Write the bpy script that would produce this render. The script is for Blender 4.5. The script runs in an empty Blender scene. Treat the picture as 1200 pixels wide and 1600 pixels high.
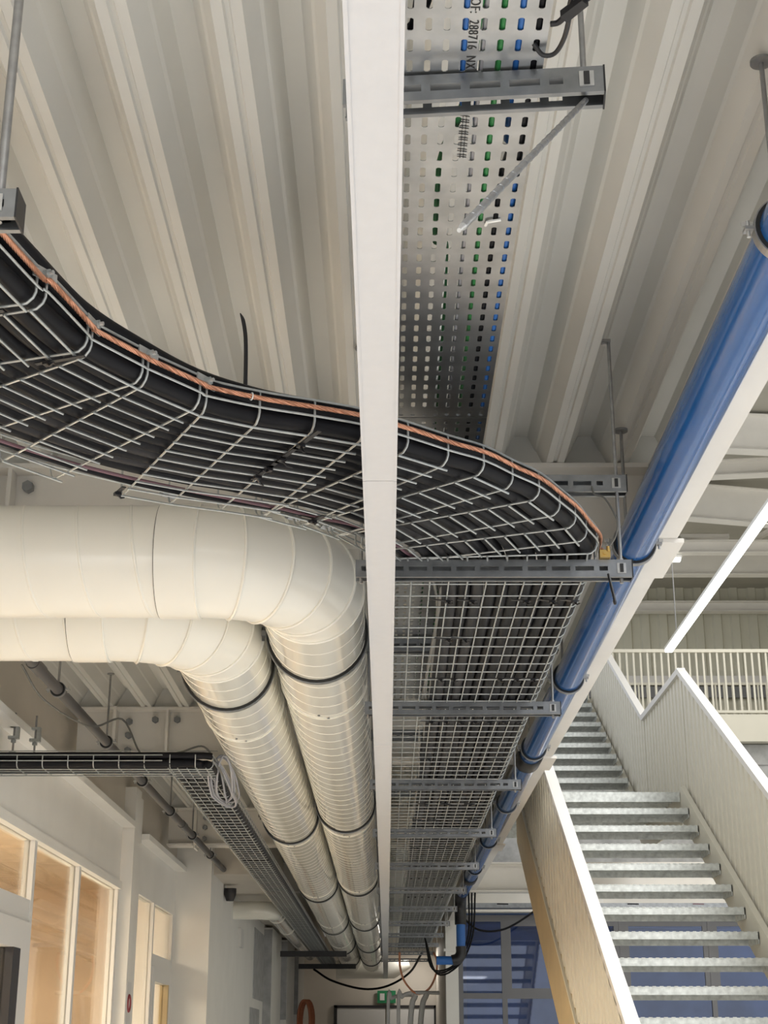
import bpy, math, random
from mathutils import Vector, Matrix

random.seed(7)
SC = bpy.context.scene
COL = SC.collection
EYE = 1.5            # camera height above the floor
PI = math.pi

# ------------------------------------------------------------------ camera
cam_d = bpy.data.cameras.new('camera')
cam = bpy.data.objects.new('camera', cam_d)
COL.objects.link(cam)
cam.location = (0, 0, EYE)
PITCH = math.radians(19.64)
cam.rotation_euler = (PI / 2 + PITCH, 0, 0.0016)
cam_d.sensor_fit = 'VERTICAL'
cam_d.sensor_height = 36.0
cam_d.sensor_width = 27.0
cam_d.lens = 2340.0 / 1600.0 * 36.0
cam_d.clip_start = 0.05
cam_d.clip_end = 200
SC.camera = cam

# ------------------------------------------------------------------ world, lamps, exposure
wd = bpy.data.worlds.new('world')
SC.world = wd
wd.use_nodes = True
bg = wd.node_tree.nodes['Background']
bg.inputs[0].default_value = (0.93, 0.96, 1.0, 1)
bg.inputs[1].default_value = 0.75


def area(name, loc, rot, sx, sy, power, color=(1, 1, 1)):
    d = bpy.data.lights.new(name, 'AREA')
    d.shape = 'RECTANGLE'
    d.size, d.size_y = sx, sy
    d.energy = power
    d.color = color
    o = bpy.data.objects.new(name, d)
    o.location = loc
    o.rotation_euler = rot
    COL.objects.link(o)
    return o


# hall luminaires high above the open hall, and added fill panels under the deck, out of view
area('hall_lamp', (4.5, 4.0, 6.6), (0, 0, 0), 3.0, 10.0, 800, (1.0, 0.99, 0.97))
area('hall_lamp_far', (4.5, 14.5, 7.0), (0, 0, 0), 3.0, 6.0, 110, (1.0, 0.98, 0.92))
area('bay_fill', (1.3, -2.6, 3.0), (0, 0, 0), 2.0, 4.0, 58, (1, 1, 1))  # unseen panel added so the floor bounces light up to the deck
area('bay_fill_near', (0.1, 0.0, 3.02), (0, 0, 0), 0.5, 1.4, 10, (1, 1, 1))  # second added panel above the viewer, for more floor bounce
area('left_side_fill', (-1.5, -1.5, 1.6), (0, -PI / 2, 0), 1.4, 4.0, 45, (1.0, 0.98, 0.95))  # added unseen side light, brightens the left face of the stair
area('corridor_fill', (0.45, 23.2, 2.9), (0, 0, 0), 0.15, 0.5, 7, (1.0, 0.95, 0.88))  # added light that lifts the dark corridor end, hidden behind the tray
area('office_lamp', (-3.6, 7.0, 2.66), (0, 0, 0), 1.6, 5.0, 470, (1.0, 0.88, 0.72))

SC.view_settings.view_transform = 'Standard'
SC.view_settings.look = 'None'
SC.view_settings.exposure = 0.35
SC.view_settings.gamma = 1.0
SC.view_settings.use_curve_mapping = False
try:
    SC.cycles.use_denoising = True
    SC.cycles.max_bounces = 8
    SC.cycles.diffuse_bounces = 5
    SC.cycles.glossy_bounces = 4
    SC.cycles.transparent_max_bounces = 12
    SC.cycles.caustics_reflective = False
    SC.cycles.caustics_refractive = False
except Exception:
    pass


# ------------------------------------------------------------------ materials
def mat(name, color, rough=0.5, metal=0.0, noise=0.0, nscale=20.0, bump=0.0, bscale=80.0, coat=0.0,
        emit=None, stretch=None, spec=None):
    m = bpy.data.materials.new(name)
    m.use_nodes = True
    nt = m.node_tree
    p = nt.nodes['Principled BSDF']
    p.inputs['Base Color'].default_value = (*color, 1)
    p.inputs['Roughness'].default_value = rough
    p.inputs['Metallic'].default_value = metal
    if coat:
        p.inputs['Coat Weight'].default_value = coat
        p.inputs['Coat Roughness'].default_value = 0.12
    if spec is not None:
        p.inputs['Specular IOR Level'].default_value = spec
    if emit:
        p.inputs['Emission Color'].default_value = (*emit[0], 1)
        p.inputs['Emission Strength'].default_value = emit[1]
    if noise or bump:
        tc = nt.nodes.new('ShaderNodeTexCoord')
        mp = nt.nodes.new('ShaderNodeMapping')
        if stretch:
            mp.inputs['Scale'].default_value = stretch
        nt.links.new(tc.outputs['Object'], mp.inputs[0])
    if noise:
        n = nt.nodes.new('ShaderNodeTexNoise')
        n.inputs['Scale'].default_value = nscale
        n.inputs['Detail'].default_value = 4
        nt.links.new(mp.outputs[0], n.inputs['Vector'])
        r = nt.nodes.new('ShaderNodeMapRange')
        r.inputs['From Min'].default_value = 0.3
        r.inputs['From Max'].default_value = 0.7
        r.inputs['To Min'].default_value = 1 - noise
        r.inputs['To Max'].default_value = 1 + noise
        nt.links.new(n.outputs[0], r.inputs[0])
        v = nt.nodes.new('ShaderNodeVectorMath')
        v.operation = 'SCALE'
        v.inputs[0].default_value = color
        nt.links.new(r.outputs[0], v.inputs['Scale'])
        nt.links.new(v.outputs[0], p.inputs['Base Color'])
    if bump:
        n2 = nt.nodes.new('ShaderNodeTexNoise')
        n2.inputs['Scale'].default_value = bscale
        nt.links.new(mp.outputs[0], n2.inputs['Vector'])
        b = nt.nodes.new('ShaderNodeBump')
        b.inputs['Strength'].default_value = bump
        b.inputs['Distance'].default_value = 0.002
        nt.links.new(n2.outputs[0], b.inputs['Height'])
        nt.links.new(b.outputs[0], p.inputs['Normal'])
    return m


def glass_mat(name, tint, refl=0.25, rough=0.02):
    m = bpy.data.materials.new(name)
    m.use_nodes = True
    nt = m.node_tree
    nt.nodes.remove(nt.nodes['Principled BSDF'])
    out = nt.nodes['Material Output']
    t = nt.nodes.new('ShaderNodeBsdfTransparent')
    t.inputs[0].default_value = (*tint, 1)
    g = nt.nodes.new('ShaderNodeBsdfGlossy')
    g.inputs[0].default_value = (1, 1, 1, 1)
    g.inputs['Roughness'].default_value = rough
    fr = nt.nodes.new('ShaderNodeFresnel')
    fr.inputs[0].default_value = 1.5
    ad = nt.nodes.new('ShaderNodeMath')
    ad.operation = 'MULTIPLY_ADD'
    ad.inputs[1].default_value = 0.45
    ad.inputs[2].default_value = refl * 0.3
    ad.use_clamp = True
    nt.links.new(fr.outputs[0], ad.inputs[0])
    mx = nt.nodes.new('ShaderNodeMixShader')
    nt.links.new(ad.outputs[0], mx.inputs[0])
    nt.links.new(t.outputs[0], mx.inputs[1])
    nt.links.new(g.outputs[0], mx.inputs[2])
    nt.links.new(mx.outputs[0], out.inputs[0])
    return m


M = dict(
    deck=mat('deck_paint', (0.70, 0.69, 0.65), 0.42, noise=0.04, nscale=3, bump=0.08, bscale=60),
    steel=mat('beam_paint', (0.78, 0.75, 0.70), 0.45, noise=0.04, nscale=4),
    wall=mat('wall_paint', (0.85, 0.835, 0.80), 0.6, noise=0.03, nscale=3),
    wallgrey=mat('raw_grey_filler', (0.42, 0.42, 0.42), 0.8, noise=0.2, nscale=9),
    bulk=mat('bulkhead_shaded', (0.62, 0.57, 0.50), 0.6, noise=0.04, nscale=3),  # shade on the wall above the fascia put into a darker brown tone
    floor=mat('floor_screed', (0.66, 0.66, 0.655), 0.5, noise=0.08, nscale=2),
    galv=mat('galvanised_wire', (0.43, 0.45, 0.445), 0.42, 0.6, noise=0.12, nscale=60),
    galvp=mat('galvanised_plate', (0.46, 0.47, 0.48), 0.30, 0.9, noise=0.16, nscale=14, bump=0.05, bscale=40),
    strut=mat('strut_steel', (0.27, 0.28, 0.29), 0.38, 0.85, noise=0.18, nscale=22),
    rod=mat('zinc_rod', (0.34, 0.34, 0.34), 0.45, 0.8, noise=0.12, nscale=50),
    studrod=mat('bright_zinc', (0.52, 0.52, 0.51), 0.4, 0.7, noise=0.1, nscale=50),
    copper=mat('bare_copper', (0.56, 0.275, 0.175), 0.38, 0.7, noise=0.15, nscale=70),
    brass=mat('brass', (0.62, 0.42, 0.14), 0.35, 0.9),
    cable=mat('black_cable', (0.008, 0.008, 0.010), 0.5, noise=0.2, nscale=10, spec=0.16),
    cableg=mat('dark_grey_cable', (0.03, 0.029, 0.031), 0.45, noise=0.25, nscale=8, spec=0.14),
    cablel=mat('light_grey_cable', (0.33, 0.33, 0.36), 0.45),
    cablem=mat('mid_grey_cable', (0.16, 0.155, 0.14), 0.45),
    pink=mat('maroon_cable', (0.16, 0.08, 0.10), 0.45),
    green=mat('green_cable', (0.03, 0.22, 0.06), 0.4),
    bluec=mat('blue_cable', (0.02, 0.12, 0.40), 0.4),
    whitec=mat('white_cable', (0.75, 0.75, 0.72), 0.4),
    orange=mat('orange_cable', (0.85, 0.36, 0.20), 0.45),
    hose=mat('rust_red_cable', (0.36, 0.11, 0.04), 0.5),
    black=mat('black_nylon', (0.01, 0.01, 0.012), 0.4),
    rubber=mat('black_rubber', (0.012, 0.012, 0.012), 0.55),
    trunk=mat('trunking_white', (0.58, 0.585, 0.605), 0.4, noise=0.015, nscale=40, bump=0.04, bscale=300),
    duct=mat('duct_cream', (0.80, 0.78, 0.70), 0.16, noise=0.02, nscale=5, coat=0.8),
    ducte=mat('duct_elbow_cream', (0.80, 0.78, 0.71), 0.28, noise=0.02, nscale=5, coat=0.3),
    blue=mat('blue_pipe', (0.010, 0.088, 0.29), 0.22, coat=0.5, noise=0.06, nscale=6),
    conduit=mat('dark_conduit', (0.09, 0.085, 0.085), 0.4),
    frame=mat('frame_white', (0.74, 0.73, 0.71), 0.4),
    grey=mat('frame_grey', (0.17, 0.17, 0.18), 0.45),
    dark=mat('dark_panel', (0.03, 0.028, 0.03), 0.5),
    wood=mat('plywood', (0.78, 0.61, 0.43), 0.55, noise=0.12, nscale=3, stretch=(1, 6, 1)),
    stair=mat('stair_cream', (0.66, 0.63, 0.54), 0.45, noise=0.02, nscale=5),
    cap=mat('stair_cap_white', (0.72, 0.70, 0.68), 0.4),
    stringer=mat('stringer_warm_lit', (0.50, 0.39, 0.22), 0.5, noise=0.08, nscale=6),  # warm reflected light on the left stringer put into its colour
    tread=mat('galvanised_tread', (0.62, 0.64, 0.62), 0.5, 0.45, noise=0.22, nscale=26),
    clad=mat('cladding_cream', (0.62, 0.60, 0.50), 0.5, noise=0.03, nscale=2),
    roof=mat('roof_deck', (0.42, 0.40, 0.345), 0.6, noise=0.06, nscale=3),
    led=mat('led_diffuser', (1, 1, 1), 0.5, emit=((0.96, 1.0, 0.9), 3.0)),
    ink=mat('black_ink', (0.02, 0.02, 0.02), 0.6),
    exit=mat('exit_green', (0.02, 0.22, 0.09), 0.5),
    glass=glass_mat('clear_glass', (0.95, 0.95, 0.92), 0.12),
    bglass=glass_mat('evening_glass', (0.52, 0.62, 0.82), 0.25),  # evening light put into the blue tint
    dusk=mat('dusk_lit_facade', (0.30, 0.40, 0.62), 0.6, noise=0.5, nscale=1.3),  # dusk light and reflections put into a mottled blue colour
)


# ------------------------------------------------------------------ geometry helpers
class MB:
    def __init__(s):
        s.v, s.f = [], []

    def quad(s, a, b, c, d):
        n = len(s.v)
        s.v += [tuple(a), tuple(b), tuple(c), tuple(d)]
        s.f.append((n, n + 1, n + 2, n + 3))
        return s

    def box(s, x0, x1, y0, y1, z0, z1):
        n = len(s.v)
        s.v += [(x0, y0, z0), (x1, y0, z0), (x1, y1, z0), (x0, y1, z0), (x0, y0, z1), (x1, y0, z1), (x1, y1, z1), (x0, y1, z1)]
        s.f += [tuple(n + i for i in q) for q in ((3, 2, 1, 0), (4, 5, 6, 7), (0, 1, 5, 4), (1, 2, 6, 5), (2, 3, 7, 6), (3, 0, 4, 7))]
        return s

    def hexa(s, p):          # eight points: bottom ring then top ring
        n = len(s.v)
        s.v += [tuple(q) for q in p]
        s.f += [tuple(n + i for i in q) for q in ((3, 2, 1, 0), (4, 5, 6, 7), (0, 1, 5, 4), (1, 2, 6, 5), (2, 3, 7, 6), (3, 0, 4, 7))]
        return s

    def tube(s, pts, r, n=8, cap=True, up=None):
        pts = [Vector(p) for p in pts]
        k = len(pts)
        rs = r if isinstance(r, (list, tuple)) else [r] * k
        base = len(s.v)
        prev = None
        for i, p in enumerate(pts):
            if i == 0:
                t = pts[1] - p
            elif i == k - 1:
                t = p - pts[i - 1]
            else:
                t = (pts[i + 1] - p).normalized() + (p - pts[i - 1]).normalized()
            t.normalize()
            if prev is None:
                h = Vector((0, 0, 1)) if abs(t.z) < 0.9 else Vector((0, 1, 0))
                a = (h - t * h.dot(t)).normalized()
            else:
                a = (prev - t * prev.dot(t)).normalized()
            prev = a
            b = t.cross(a)
            for j in range(n):
                w = 2 * PI * j / n
                s.v.append(tuple(p + (a * math.cos(w) + b * math.sin(w)) * rs[i]))
        for i in range(k - 1):
            for j in range(n):
                j2 = (j + 1) % n
                s.f.append((base + i * n + j, base + i * n + j2, base + (i + 1) * n + j2, base + (i + 1) * n + j))
        if cap:
            s.f.append(tuple(base + j for j in reversed(range(n))))
            s.f.append(tuple(base + (k - 1) * n + j for j in range(n)))
        return s

    def cyl(s, c, axis, r, h, n=16):
        c = Vector(c)
        a = {'X': Vector((1, 0, 0)), 'Y': Vector((0, 1, 0)), 'Z': Vector((0, 0, 1))}[axis]
        return s.tube([c, c + a * h], r, n)

    def torus(s, c, axis, R, r, N=40, n=8):
        """axis: unit vector the ring turns about"""
        c, ax = Vector(c), Vector(axis).normalized()
        h = Vector((0, 0, 1)) if abs(ax.z) < 0.9 else Vector((0, 1, 0))
        a = (h - ax * h.dot(ax)).normalized()
        b = ax.cross(a)
        base = len(s.v)
        for i in range(N):
            w = 2 * PI * i / N
            d = a * math.cos(w) + b * math.sin(w)
            for j in range(n):
                q = 2 * PI * j / n
                s.v.append(tuple(c + d * (R + r * math.cos(q)) + ax * (r * math.sin(q))))
        for i in range(N):
            for j in range(n):
                i2, j2 = (i + 1) % N, (j + 1) % n
                s.f.append((base + i * n + j, base + i2 * n + j, base + i2 * n + j2, base + i * n + j2))
        return s

    def band(s, c, axis, R0, R1, w, N=48):
        """flat ring of rectangular section, width w along the axis, from radius R0 to R1"""
        c, ax = Vector(c), Vector(axis).normalized()
        h = Vector((0, 0, 1)) if abs(ax.z) < 0.9 else Vector((0, 1, 0))
        a = (h - ax * h.dot(ax)).normalized()
        b = ax.cross(a)
        base = len(s.v)
        for i in range(N):
            q = 2 * PI * i / N
            d = a * math.cos(q) + b * math.sin(q)
            for (R, o) in ((R0, -w / 2), (R1, -w / 2), (R1, w / 2), (R0, w / 2)):
                s.v.append(tuple(c + d * R + ax * o))
        for i in range(N):
            i2 = (i + 1) % N
            for j in range(4):
                j2 = (j + 1) % 4
                s.f.append((base + i * 4 + j, base + i2 * 4 + j, base + i2 * 4 + j2, base + i * 4 + j2))
        return s

    def extrude(s, prof, axis, a0, a1, close=True):
        """profile of 2-D points swept along an axis. X: (y,z); Y: (x,z)"""
        n = len(prof)
        base = len(s.v)
        for a in (a0, a1):
            for (p, q) in prof:
                s.v.append((a, p, q) if axis == 'X' else (p, a, q))
        for i in range(n if close else n - 1):
            j = (i + 1) % n
            s.f.append((base + i, base + j, base + n + j, base + n + i))
        if close:
            s.f.append(tuple(base + i for i in reversed(range(n))))
            s.f.append(tuple(base + n + i for i in range(n)))
        return s

    def mesh(s, name, m, smooth=False, shift=None, ang=40):
        me = bpy.data.meshes.new(name)
        v = s.v if shift is None else [(a - shift[0], b - shift[1], c - shift[2]) for a, b, c in s.v]
        me.from_pydata(v, [], s.f)
        me.materials.append(m)
        if smooth:
            for p in me.polygons:
                p.use_smooth = True
            try:
                me.set_sharp_from_angle(angle=math.radians(ang))
            except Exception:
                pass
        me.update()
        return me


def tag(o, label=None, cat=None, group=None, kind=None):
    for k, v in (('label', label), ('category', cat), ('group', group), ('kind', kind)):
        if v:
            o[k] = v
    return o


def thing(name, label, cat, loc=(0, 0, 0), group=None, rotz=0.0, kind=None):
    o = bpy.data.objects.new(name, None)
    o.empty_display_size = 0.05
    o.location = loc
    o.rotation_euler = (0, 0, rotz)
    COL.objects.link(o)
    return tag(o, label, cat, group, kind)


def base_of(p):
    v = Vector((0, 0, 0))
    while p is not None:
        v += p.location
        p = p.parent
    return v


def part(name, mb, m, parent=None, smooth=False, label=None, kind=None, local=False, ang=40):
    """world-space mesh made a child of parent (local=True: coordinates are already the parent's)"""
    sh = None if (parent is None or local) else base_of(parent)
    o = bpy.data.objects.new(name, mb.mesh(name, m, smooth, sh, ang))
    COL.objects.link(o)
    if parent:
        o.parent = parent
    return tag(o, label=label, kind=kind)


def single(name, mb, m, label, cat, group=None, smooth=False, kind=None, loc=None):
    """a thing that is one mesh; its origin is put at its own first vertex or at loc"""
    sh = Vector(loc) if loc is not None else Vector(mb.v[0])
    o = bpy.data.objects.new(name, mb.mesh(name, m, smooth, sh))
    o.location = sh
    COL.objects.link(o)
    return tag(o, label, cat, group, kind)


def inst(src, parent=None, loc=None):
    o = src.copy()
    COL.objects.link(o)
    if parent:
        o.parent = parent
    if loc is not None:
        o.location = loc
    return o


def copy_tree(o, parent=None):
    c = o.copy()
    COL.objects.link(c)
    if parent:
        c.parent = parent
    for ch in o.children:
        copy_tree(ch, c)
    return c


def struct(name, mb, m, parent=None, smooth=False, label=None):
    o = part(name, mb, m, parent, smooth, label)
    if parent is None:
        o['kind'] = 'structure'
    return o


def smooth_path(pts, sub=6, thin=0):
    """Catmull-Rom through points"""
    P = [Vector(p) for p in pts]
    if thin:
        Q = [P[0]]
        for p in P[1:-1]:
            if (p - Q[-1]).length > thin:
                Q.append(p)
        P = Q + [P[-1]]
    P = [P[0] * 2 - P[1]] + P + [P[-1] * 2 - P[-2]]
    out = []
    for i in range(1, len(P) - 2):
        for k in range(sub):
            t = k / sub
            a, b, c, d = P[i - 1], P[i], P[i + 1], P[i + 2]
            out.append(0.5 * ((2 * b) + (c - a) * t + (2 * a - 5 * b + 4 * c - d) * t * t + (3 * b - a - 3 * c + d) * t ** 3))
    out.append(P[-2])
    return out


ORD = ['first', 'second', 'third', 'fourth', 'fifth', 'sixth', 'seventh', 'eighth', 'ninth', 'tenth', 'eleventh', 'twelfth',
       'thirteenth', 'fourteenth', 'fifteenth', 'sixteenth', 'seventeenth', 'eighteenth', 'nineteenth', 'twentieth']


def z(h):
    return h + EYE


# ================================================================== LARGE STRUCTURE
struct('floor', MB().box(-6, 14, -8, 27, -0.2, 0), M['floor'])

# ---- trapezoidal deck: flange 52 mm, web, pan; pitch 185 mm; sheets of four ribs, cut at the cross beams
DECK = 1.60
DEPTH = 0.10
PITCH = 0.188
CROSS = [4.13, 7.45, 10.80, 14.15, 17.5]
ceiling = thing('ceiling', None, None, (0, 0, z(DECK)), kind='structure')


def deck_profile(x0, nribs):
    pr = []
    for k in range(nribs):
        x = x0 + k * PITCH
        pr += [(x, 0), (x + 0.019, 0), (x + 0.022, 0.006), (x + 0.030, 0.006), (x + 0.033, 0), (x + 0.052, 0),
               (x + 0.074, 0.05), (x + 0.080, 0.056), (x + 0.100, DEPTH), (x + 0.140, DEPTH), (x + 0.160, 0.056), (x + 0.166, 0.05)]
    pr.append((x0 + nribs * PITCH, 0))
    return pr


XR0 = 0.2775 - 5 * PITCH * 4 + PITCH      # rib flange left edges fall at XR0 + k*PITCH
bays = [(-6.0, 4.10), (4.16, 7.42), (7.48, 10.77), (10.83, 14.12), (14.18, 17.6), (17.6, 25)]
for (y0, y1) in bays:
    sheet = None
    for s in range(0, 6):
        x0 = 0.2775 + 3 * PITCH - (s + 1) * 4 * PITCH
        pr = deck_profile(x0, 4)
        mb = MB()
        n = len(pr)
        for yy in (y0, y1):
            mb.v += [(x, yy, z(DECK) + h) for x, h in pr]
        mb.f += [(i, i + 1, n + i + 1, n + i) for i in range(n - 1)]
        # closed far end of every trough
        for k in range(4):
            i = k * 12
            mb.f.append((n + i + 5, n + i + 6, n + i + 7, n + i + 8, n + i + 9, n + i + 10, n + i + 11, n + i + 12))
        part('deck_sheet', mb, M['deck'], ceiling)
# upper floor slab on the deck
part('slab', MB().box(-4.3, 0.86, -6, 25, z(DECK + DEPTH + 0.004), z(DECK + 0.3)), M['wall'], ceiling)


def ibeam(name, axis, a0, a1, c, zb, zt, w, tf=0.014, tw=0.008, m=None, label=None, tilt=0):
    """I-section running along axis, centred at c on the other axis"""
    mb = MB()
    h = w / 2
    pr = [(c - h, zb), (c + h, zb), (c + h, zb + tf), (c + tw, zb + tf), (c + tw, zt - tf), (c + h, zt - tf), (c + h, zt), (c - h, zt),
          (c - h, zt - tf), (c - tw, zt - tf), (c - tw, zb + tf), (c - h, zb + tf)]
    mb.extrude(pr, axis, a0, a1)
    if tilt:
        mb.v = [(x, y, zz + (x - 3.0) * tilt) for x, y, zz in mb.v]
    o = struct(name, mb, m or M['steel'])
    if label:
        o['label'] = label
    return o


BB = 1.335
for i, y in enumerate(CROSS[:4]):
    o = ibeam('cross_beam', 'X', -1.55, 0.762 if i < 3 else 3.2, y, z(BB), z(DECK) - 0.001, 0.15,
              label='white steel cross beam under the ribbed deck, %s from the viewer' % ORD[i])
    # end plate and bolts where the beam meets the wall beam
    part('end_plate', MB().box(-1.36, -1.345, y - 0.09, y + 0.09, z(BB - 0.02), z(DECK)), M['steel'], o)
    for bx, bz in ((-1.29, 0.055), (-1.29, 0.20), (-1.16, 0.21), (-1.05, 0.21), (-1.29, 0.13)):
        part('bolt', MB().cyl((bx, y - 0.034, z(BB) + bz), 'Y', 0.017, 0.026, 6), M['strut'], o)
    part('web_stiffener', MB().box(-1.10, -1.088, y - 0.07, y - 0.008, z(BB + 0.014), z(DECK - 0.015)), M['steel'], o)
# long beam between the bay and the hall
lbm = MB().extrude([(.697, z(BB)), (.812, z(BB)), (.812, z(BB) + .014), (.774, z(BB) + .014), (.774, z(DECK) - .016), (.812, z(DECK) - .016), (.812, z(DECK) - .002), (.764, z(DECK) - .002), (.764, z(BB) + .014), (.697, z(BB) + .014)], 'Y', -4, 17.4)
lb = struct('long_beam', lbm, M['steel'], label='long white steel beam beside the blue pipe')
part('edge_beam', MB().box(.85, .94, -4, 17.4, z(DECK + .10), z(DECK + .55)), M['steel'], lb)
for i, y in enumerate(CROSS[:4]):
    part('splice_plate', MB().box(0.688, 0.83, y - 0.17, y + 0.17, z(BB) - 0.012, z(BB) - 0.0005), M['steel'], lb)

# ---- left side: wall beam, bulkhead above it, glazed partition below
XW = -1.6
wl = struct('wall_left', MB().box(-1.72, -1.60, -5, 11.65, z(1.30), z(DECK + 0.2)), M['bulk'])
fa = MB().box(-1.66, XW, -5, 9.2, z(0.93), z(1.27)).box(-1.66, -1.52, -5, 9.2, z(1.25), z(1.285)).box(-1.66, -1.585, -5, 9.2, z(0.885), z(0.93))
struct('trim_1', fa, M['wall'], label='white fascia beam over the office glazing')
fb = MB().box(-1.66, XW, 9.75, 11.65, z(0.93), z(1.27)).box(-1.66, -1.52, 9.75, 11.65, z(1.25), z(1.285))
struct('trim_2', fb, M['wall'], label='short white fascia beam beyond the post')
po = MB().box(-1.66, -1.53, 9.22, 9.42, 0, z(1.5)).box(-1.66, -1.57, 9.42, 9.75, 0, z(1.5))
struct('trim_3', po, M['wall'], label='white steel post between two office glazings')
# return wall and the wall beyond it
struct('wall_return', MB().box(-1.9, -1.33, 11.65, 11.80, 0, z(DECK - 0.02)), M['wall'])
wf = struct('wall_corridor', MB().box(-1.6, -1.33, 11.80, 25, 0, z(1.25)), M['wall'])
part('grey_strip', MB().box(-1.33, -1.322, 15.6, 16.9, z(0.45), z(1.13)), M['wallgrey'], wf)
part('grey_strip', MB().box(-1.33, -1.322, 15.3, 16.4, z(0.06), z(0.36)), M['wallgrey'], wf)
part('switch_box', MB().box(-1.33, -1.30, 13.9, 14.15, z(0.84), z(1.0)), M['frame'], wf)
for k, (y0, y1, xo) in enumerate(((16.9, 18.4, -1.24), (18.9, 20.4, -1.20), (21, 22.4, -1.18))):
    t = struct('trim_%d' % (4 + k), MB().box(-1.33, xo, y0, y1, 0, z(1.22)), M['wall'], label='white wall pier, %s along the corridor' % ORD[k])
    part('grey_strip', MB().box(-1.33, xo - 0.002, y0 - 0.012, y0, z(0.2 + 0.1 * k), z(1.2)), M['wallgrey'], t)
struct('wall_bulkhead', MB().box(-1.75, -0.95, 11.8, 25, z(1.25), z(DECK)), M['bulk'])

# office interior behind the glass
struct('wall_office_back', MB().box(-5.6, -5.5, 0, 13, 0, z(1.2)), M['wood'])
struct('wall_office_end', MB().box(-5.5, -1.75, 12.5, 12.6, 0, z(1.2)), M['wood'])
struct('wall_office_near', MB().box(-5.5, -1.75, 0.5, 0.6, 0, z(1.2)), M['wall'])
oc = thing('ceiling_office', None, None, (-3.5, 6, z(1.2)), kind='structure')
for i in range(4):
    for j in range(6):
        part('plywood_panel', MB().box(-5.5 + 0.94 * i, -5.5 + 0.94 * i + 0.93, 0.6 + 2 * j, 0.6 + 2 * j + 1.985, z(1.20), z(1.22)), M['wood'], oc)


def window(name, rects_frame, panes, y0, y1, label, fm, gm, plane='X', at=XW):
    """frame bars are boxes in (a, z), panes too; plane X: a is y"""
    w = thing(name, label, None, (at, y0, 0) if plane == 'X' else (y0, at, 0), kind='structure')
    for q, (a0, a1, h0, h1) in enumerate(rects_frame):
        e = .0008 * q
        b = MB().box(at - 0.05 - e, at - e, a0, a1, z(h0), z(h1)) if plane == 'X' else MB().box(a0, a1, at + e, at + 0.05 + e, z(h0), z(h1))
        part('frame_bar', b, fm, w)
    for (a0, a1, h0, h1) in panes:
        b = MB().box(at - 0.03, at - 0.022, a0, a1, z(h0), z(h1)) if plane == 'X' else MB().box(a0, a1, at + 0.022, at + 0.03, z(h0), z(h1))
        part('pane', b, gm, w)
    return w


# office glazing: door with a transom light, then tall panes divided by slim posts
ys = [3.4, 5.6, 6.95, 8.0, 9.22]
fr, pn = [], []
for a in ys[1:3] + ys[3:4]:
    pass
fr += [(6.93, 6.98, -1.5, 0.885), (7.98, 8.03, -1.5, 0.885), (9.17, 9.22, -1.5, 0.885), (5.55, 5.6, -1.5, 0.885)]
fr += [(5.6, 6.93, 0.52, 0.62)]
pn += [(5.6, 6.93, 0.62, 0.885), (6.98, 7.98, -1.5, 0.885), (8.03, 9.17, -1.5, 0.885), (3.4, 5.55, -1.5, 0.885)]
window('window_1', fr, pn, 5.6, 9.2, 'office glazing with slim white posts and clear tall panes', M['frame'], M['glass'])
dr = thing('door_1', 'white framed glass office door below the left glazing', None, (XW, 6.2, 0), kind='structure')
part('door_frame', MB().box(XW - .05, XW + .012, 6.75, 6.93, 0, z(.52)).box(XW - .05, XW + .012, 5.6, 6.75, z(.40), z(.52)), M['frame'], dr)
part('edge_seal', MB().box(XW - .045, XW + .014, 6.62, 6.75, 0, z(.40)), M['dark'], dr)
part('pane', MB().box(XW - .03, XW - .02, 5.6, 6.62, 0, z(.40)), M['glass'], dr)
window('window_2', [(9.75, 9.80, -1.5, 0.93), (10.62, 10.67, -1.5, 0.93), (11.58, 11.65, -1.5, 0.93), (10.67, 11.58, 0.52, 0.60)],
       [(9.80, 10.62, -1.5, 0.93), (10.67, 11.58, 0.60, 0.93)], 9.75, 11.65, 'second office glazing beyond the white post',
       M['frame'], M['glass'])
dr = thing('door_2', 'white framed glass door in the second office glazing', None, (XW, 11.1, 0), kind='structure')
part('door_frame', MB().box(XW - .05, XW + .012, 11.45, 11.58, 0, z(.52)).box(XW - .05, XW + .012, 10.67, 11.45, z(.42), z(.52)).box(XW - .05, XW + .012, 10.67, 10.75, 0, z(.42)), M['frame'], dr)
part('edge_seal', MB().box(XW - .045, XW + .014, 11.40, 11.45, 0, z(.42)), M['stringer'], dr)
part('pane', MB().box(XW - .03, XW - .02, 10.75, 11.40, 0, z(.42)), M['glass'], dr)
# things inside the office
single('office_cabinet', MB().box(-4.6, -3.9, 9.6, 12.3, 0.0, 1.72).box(-4.62, -3.88, 9.58, 12.3, 1.72, 1.75), M['dark'],
       'tall dark cabinet standing inside the office behind the glass', 'cabinet')
t = thing('ceiling_slot', 'long dark slot light fitting in the office plywood ceiling', 'light', (-3.0, 8, z(1.19)))
part('housing', MB().box(-2.9, -2.7, 6.9, 8.6, z(1.16), z(1.199)), M['dark'], t)
part('trim', MB().box(-2.69, -2.66, 6.9, 8.6, z(1.15), z(1.199)), M['frame'], t)
t = thing('office_screen', 'black screen hanging low behind the office door glass', 'screen', (-2.5, 7.0, 1.6))
part('panel', MB().box(-2.6, -2.55, 6.3, 7.7, 1.0, 1.76), M['dark'], t)
part('stand', MB().box(-2.6, -2.56, 6.9, 7.05, 0, 1.0), M['dark'], t)

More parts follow.
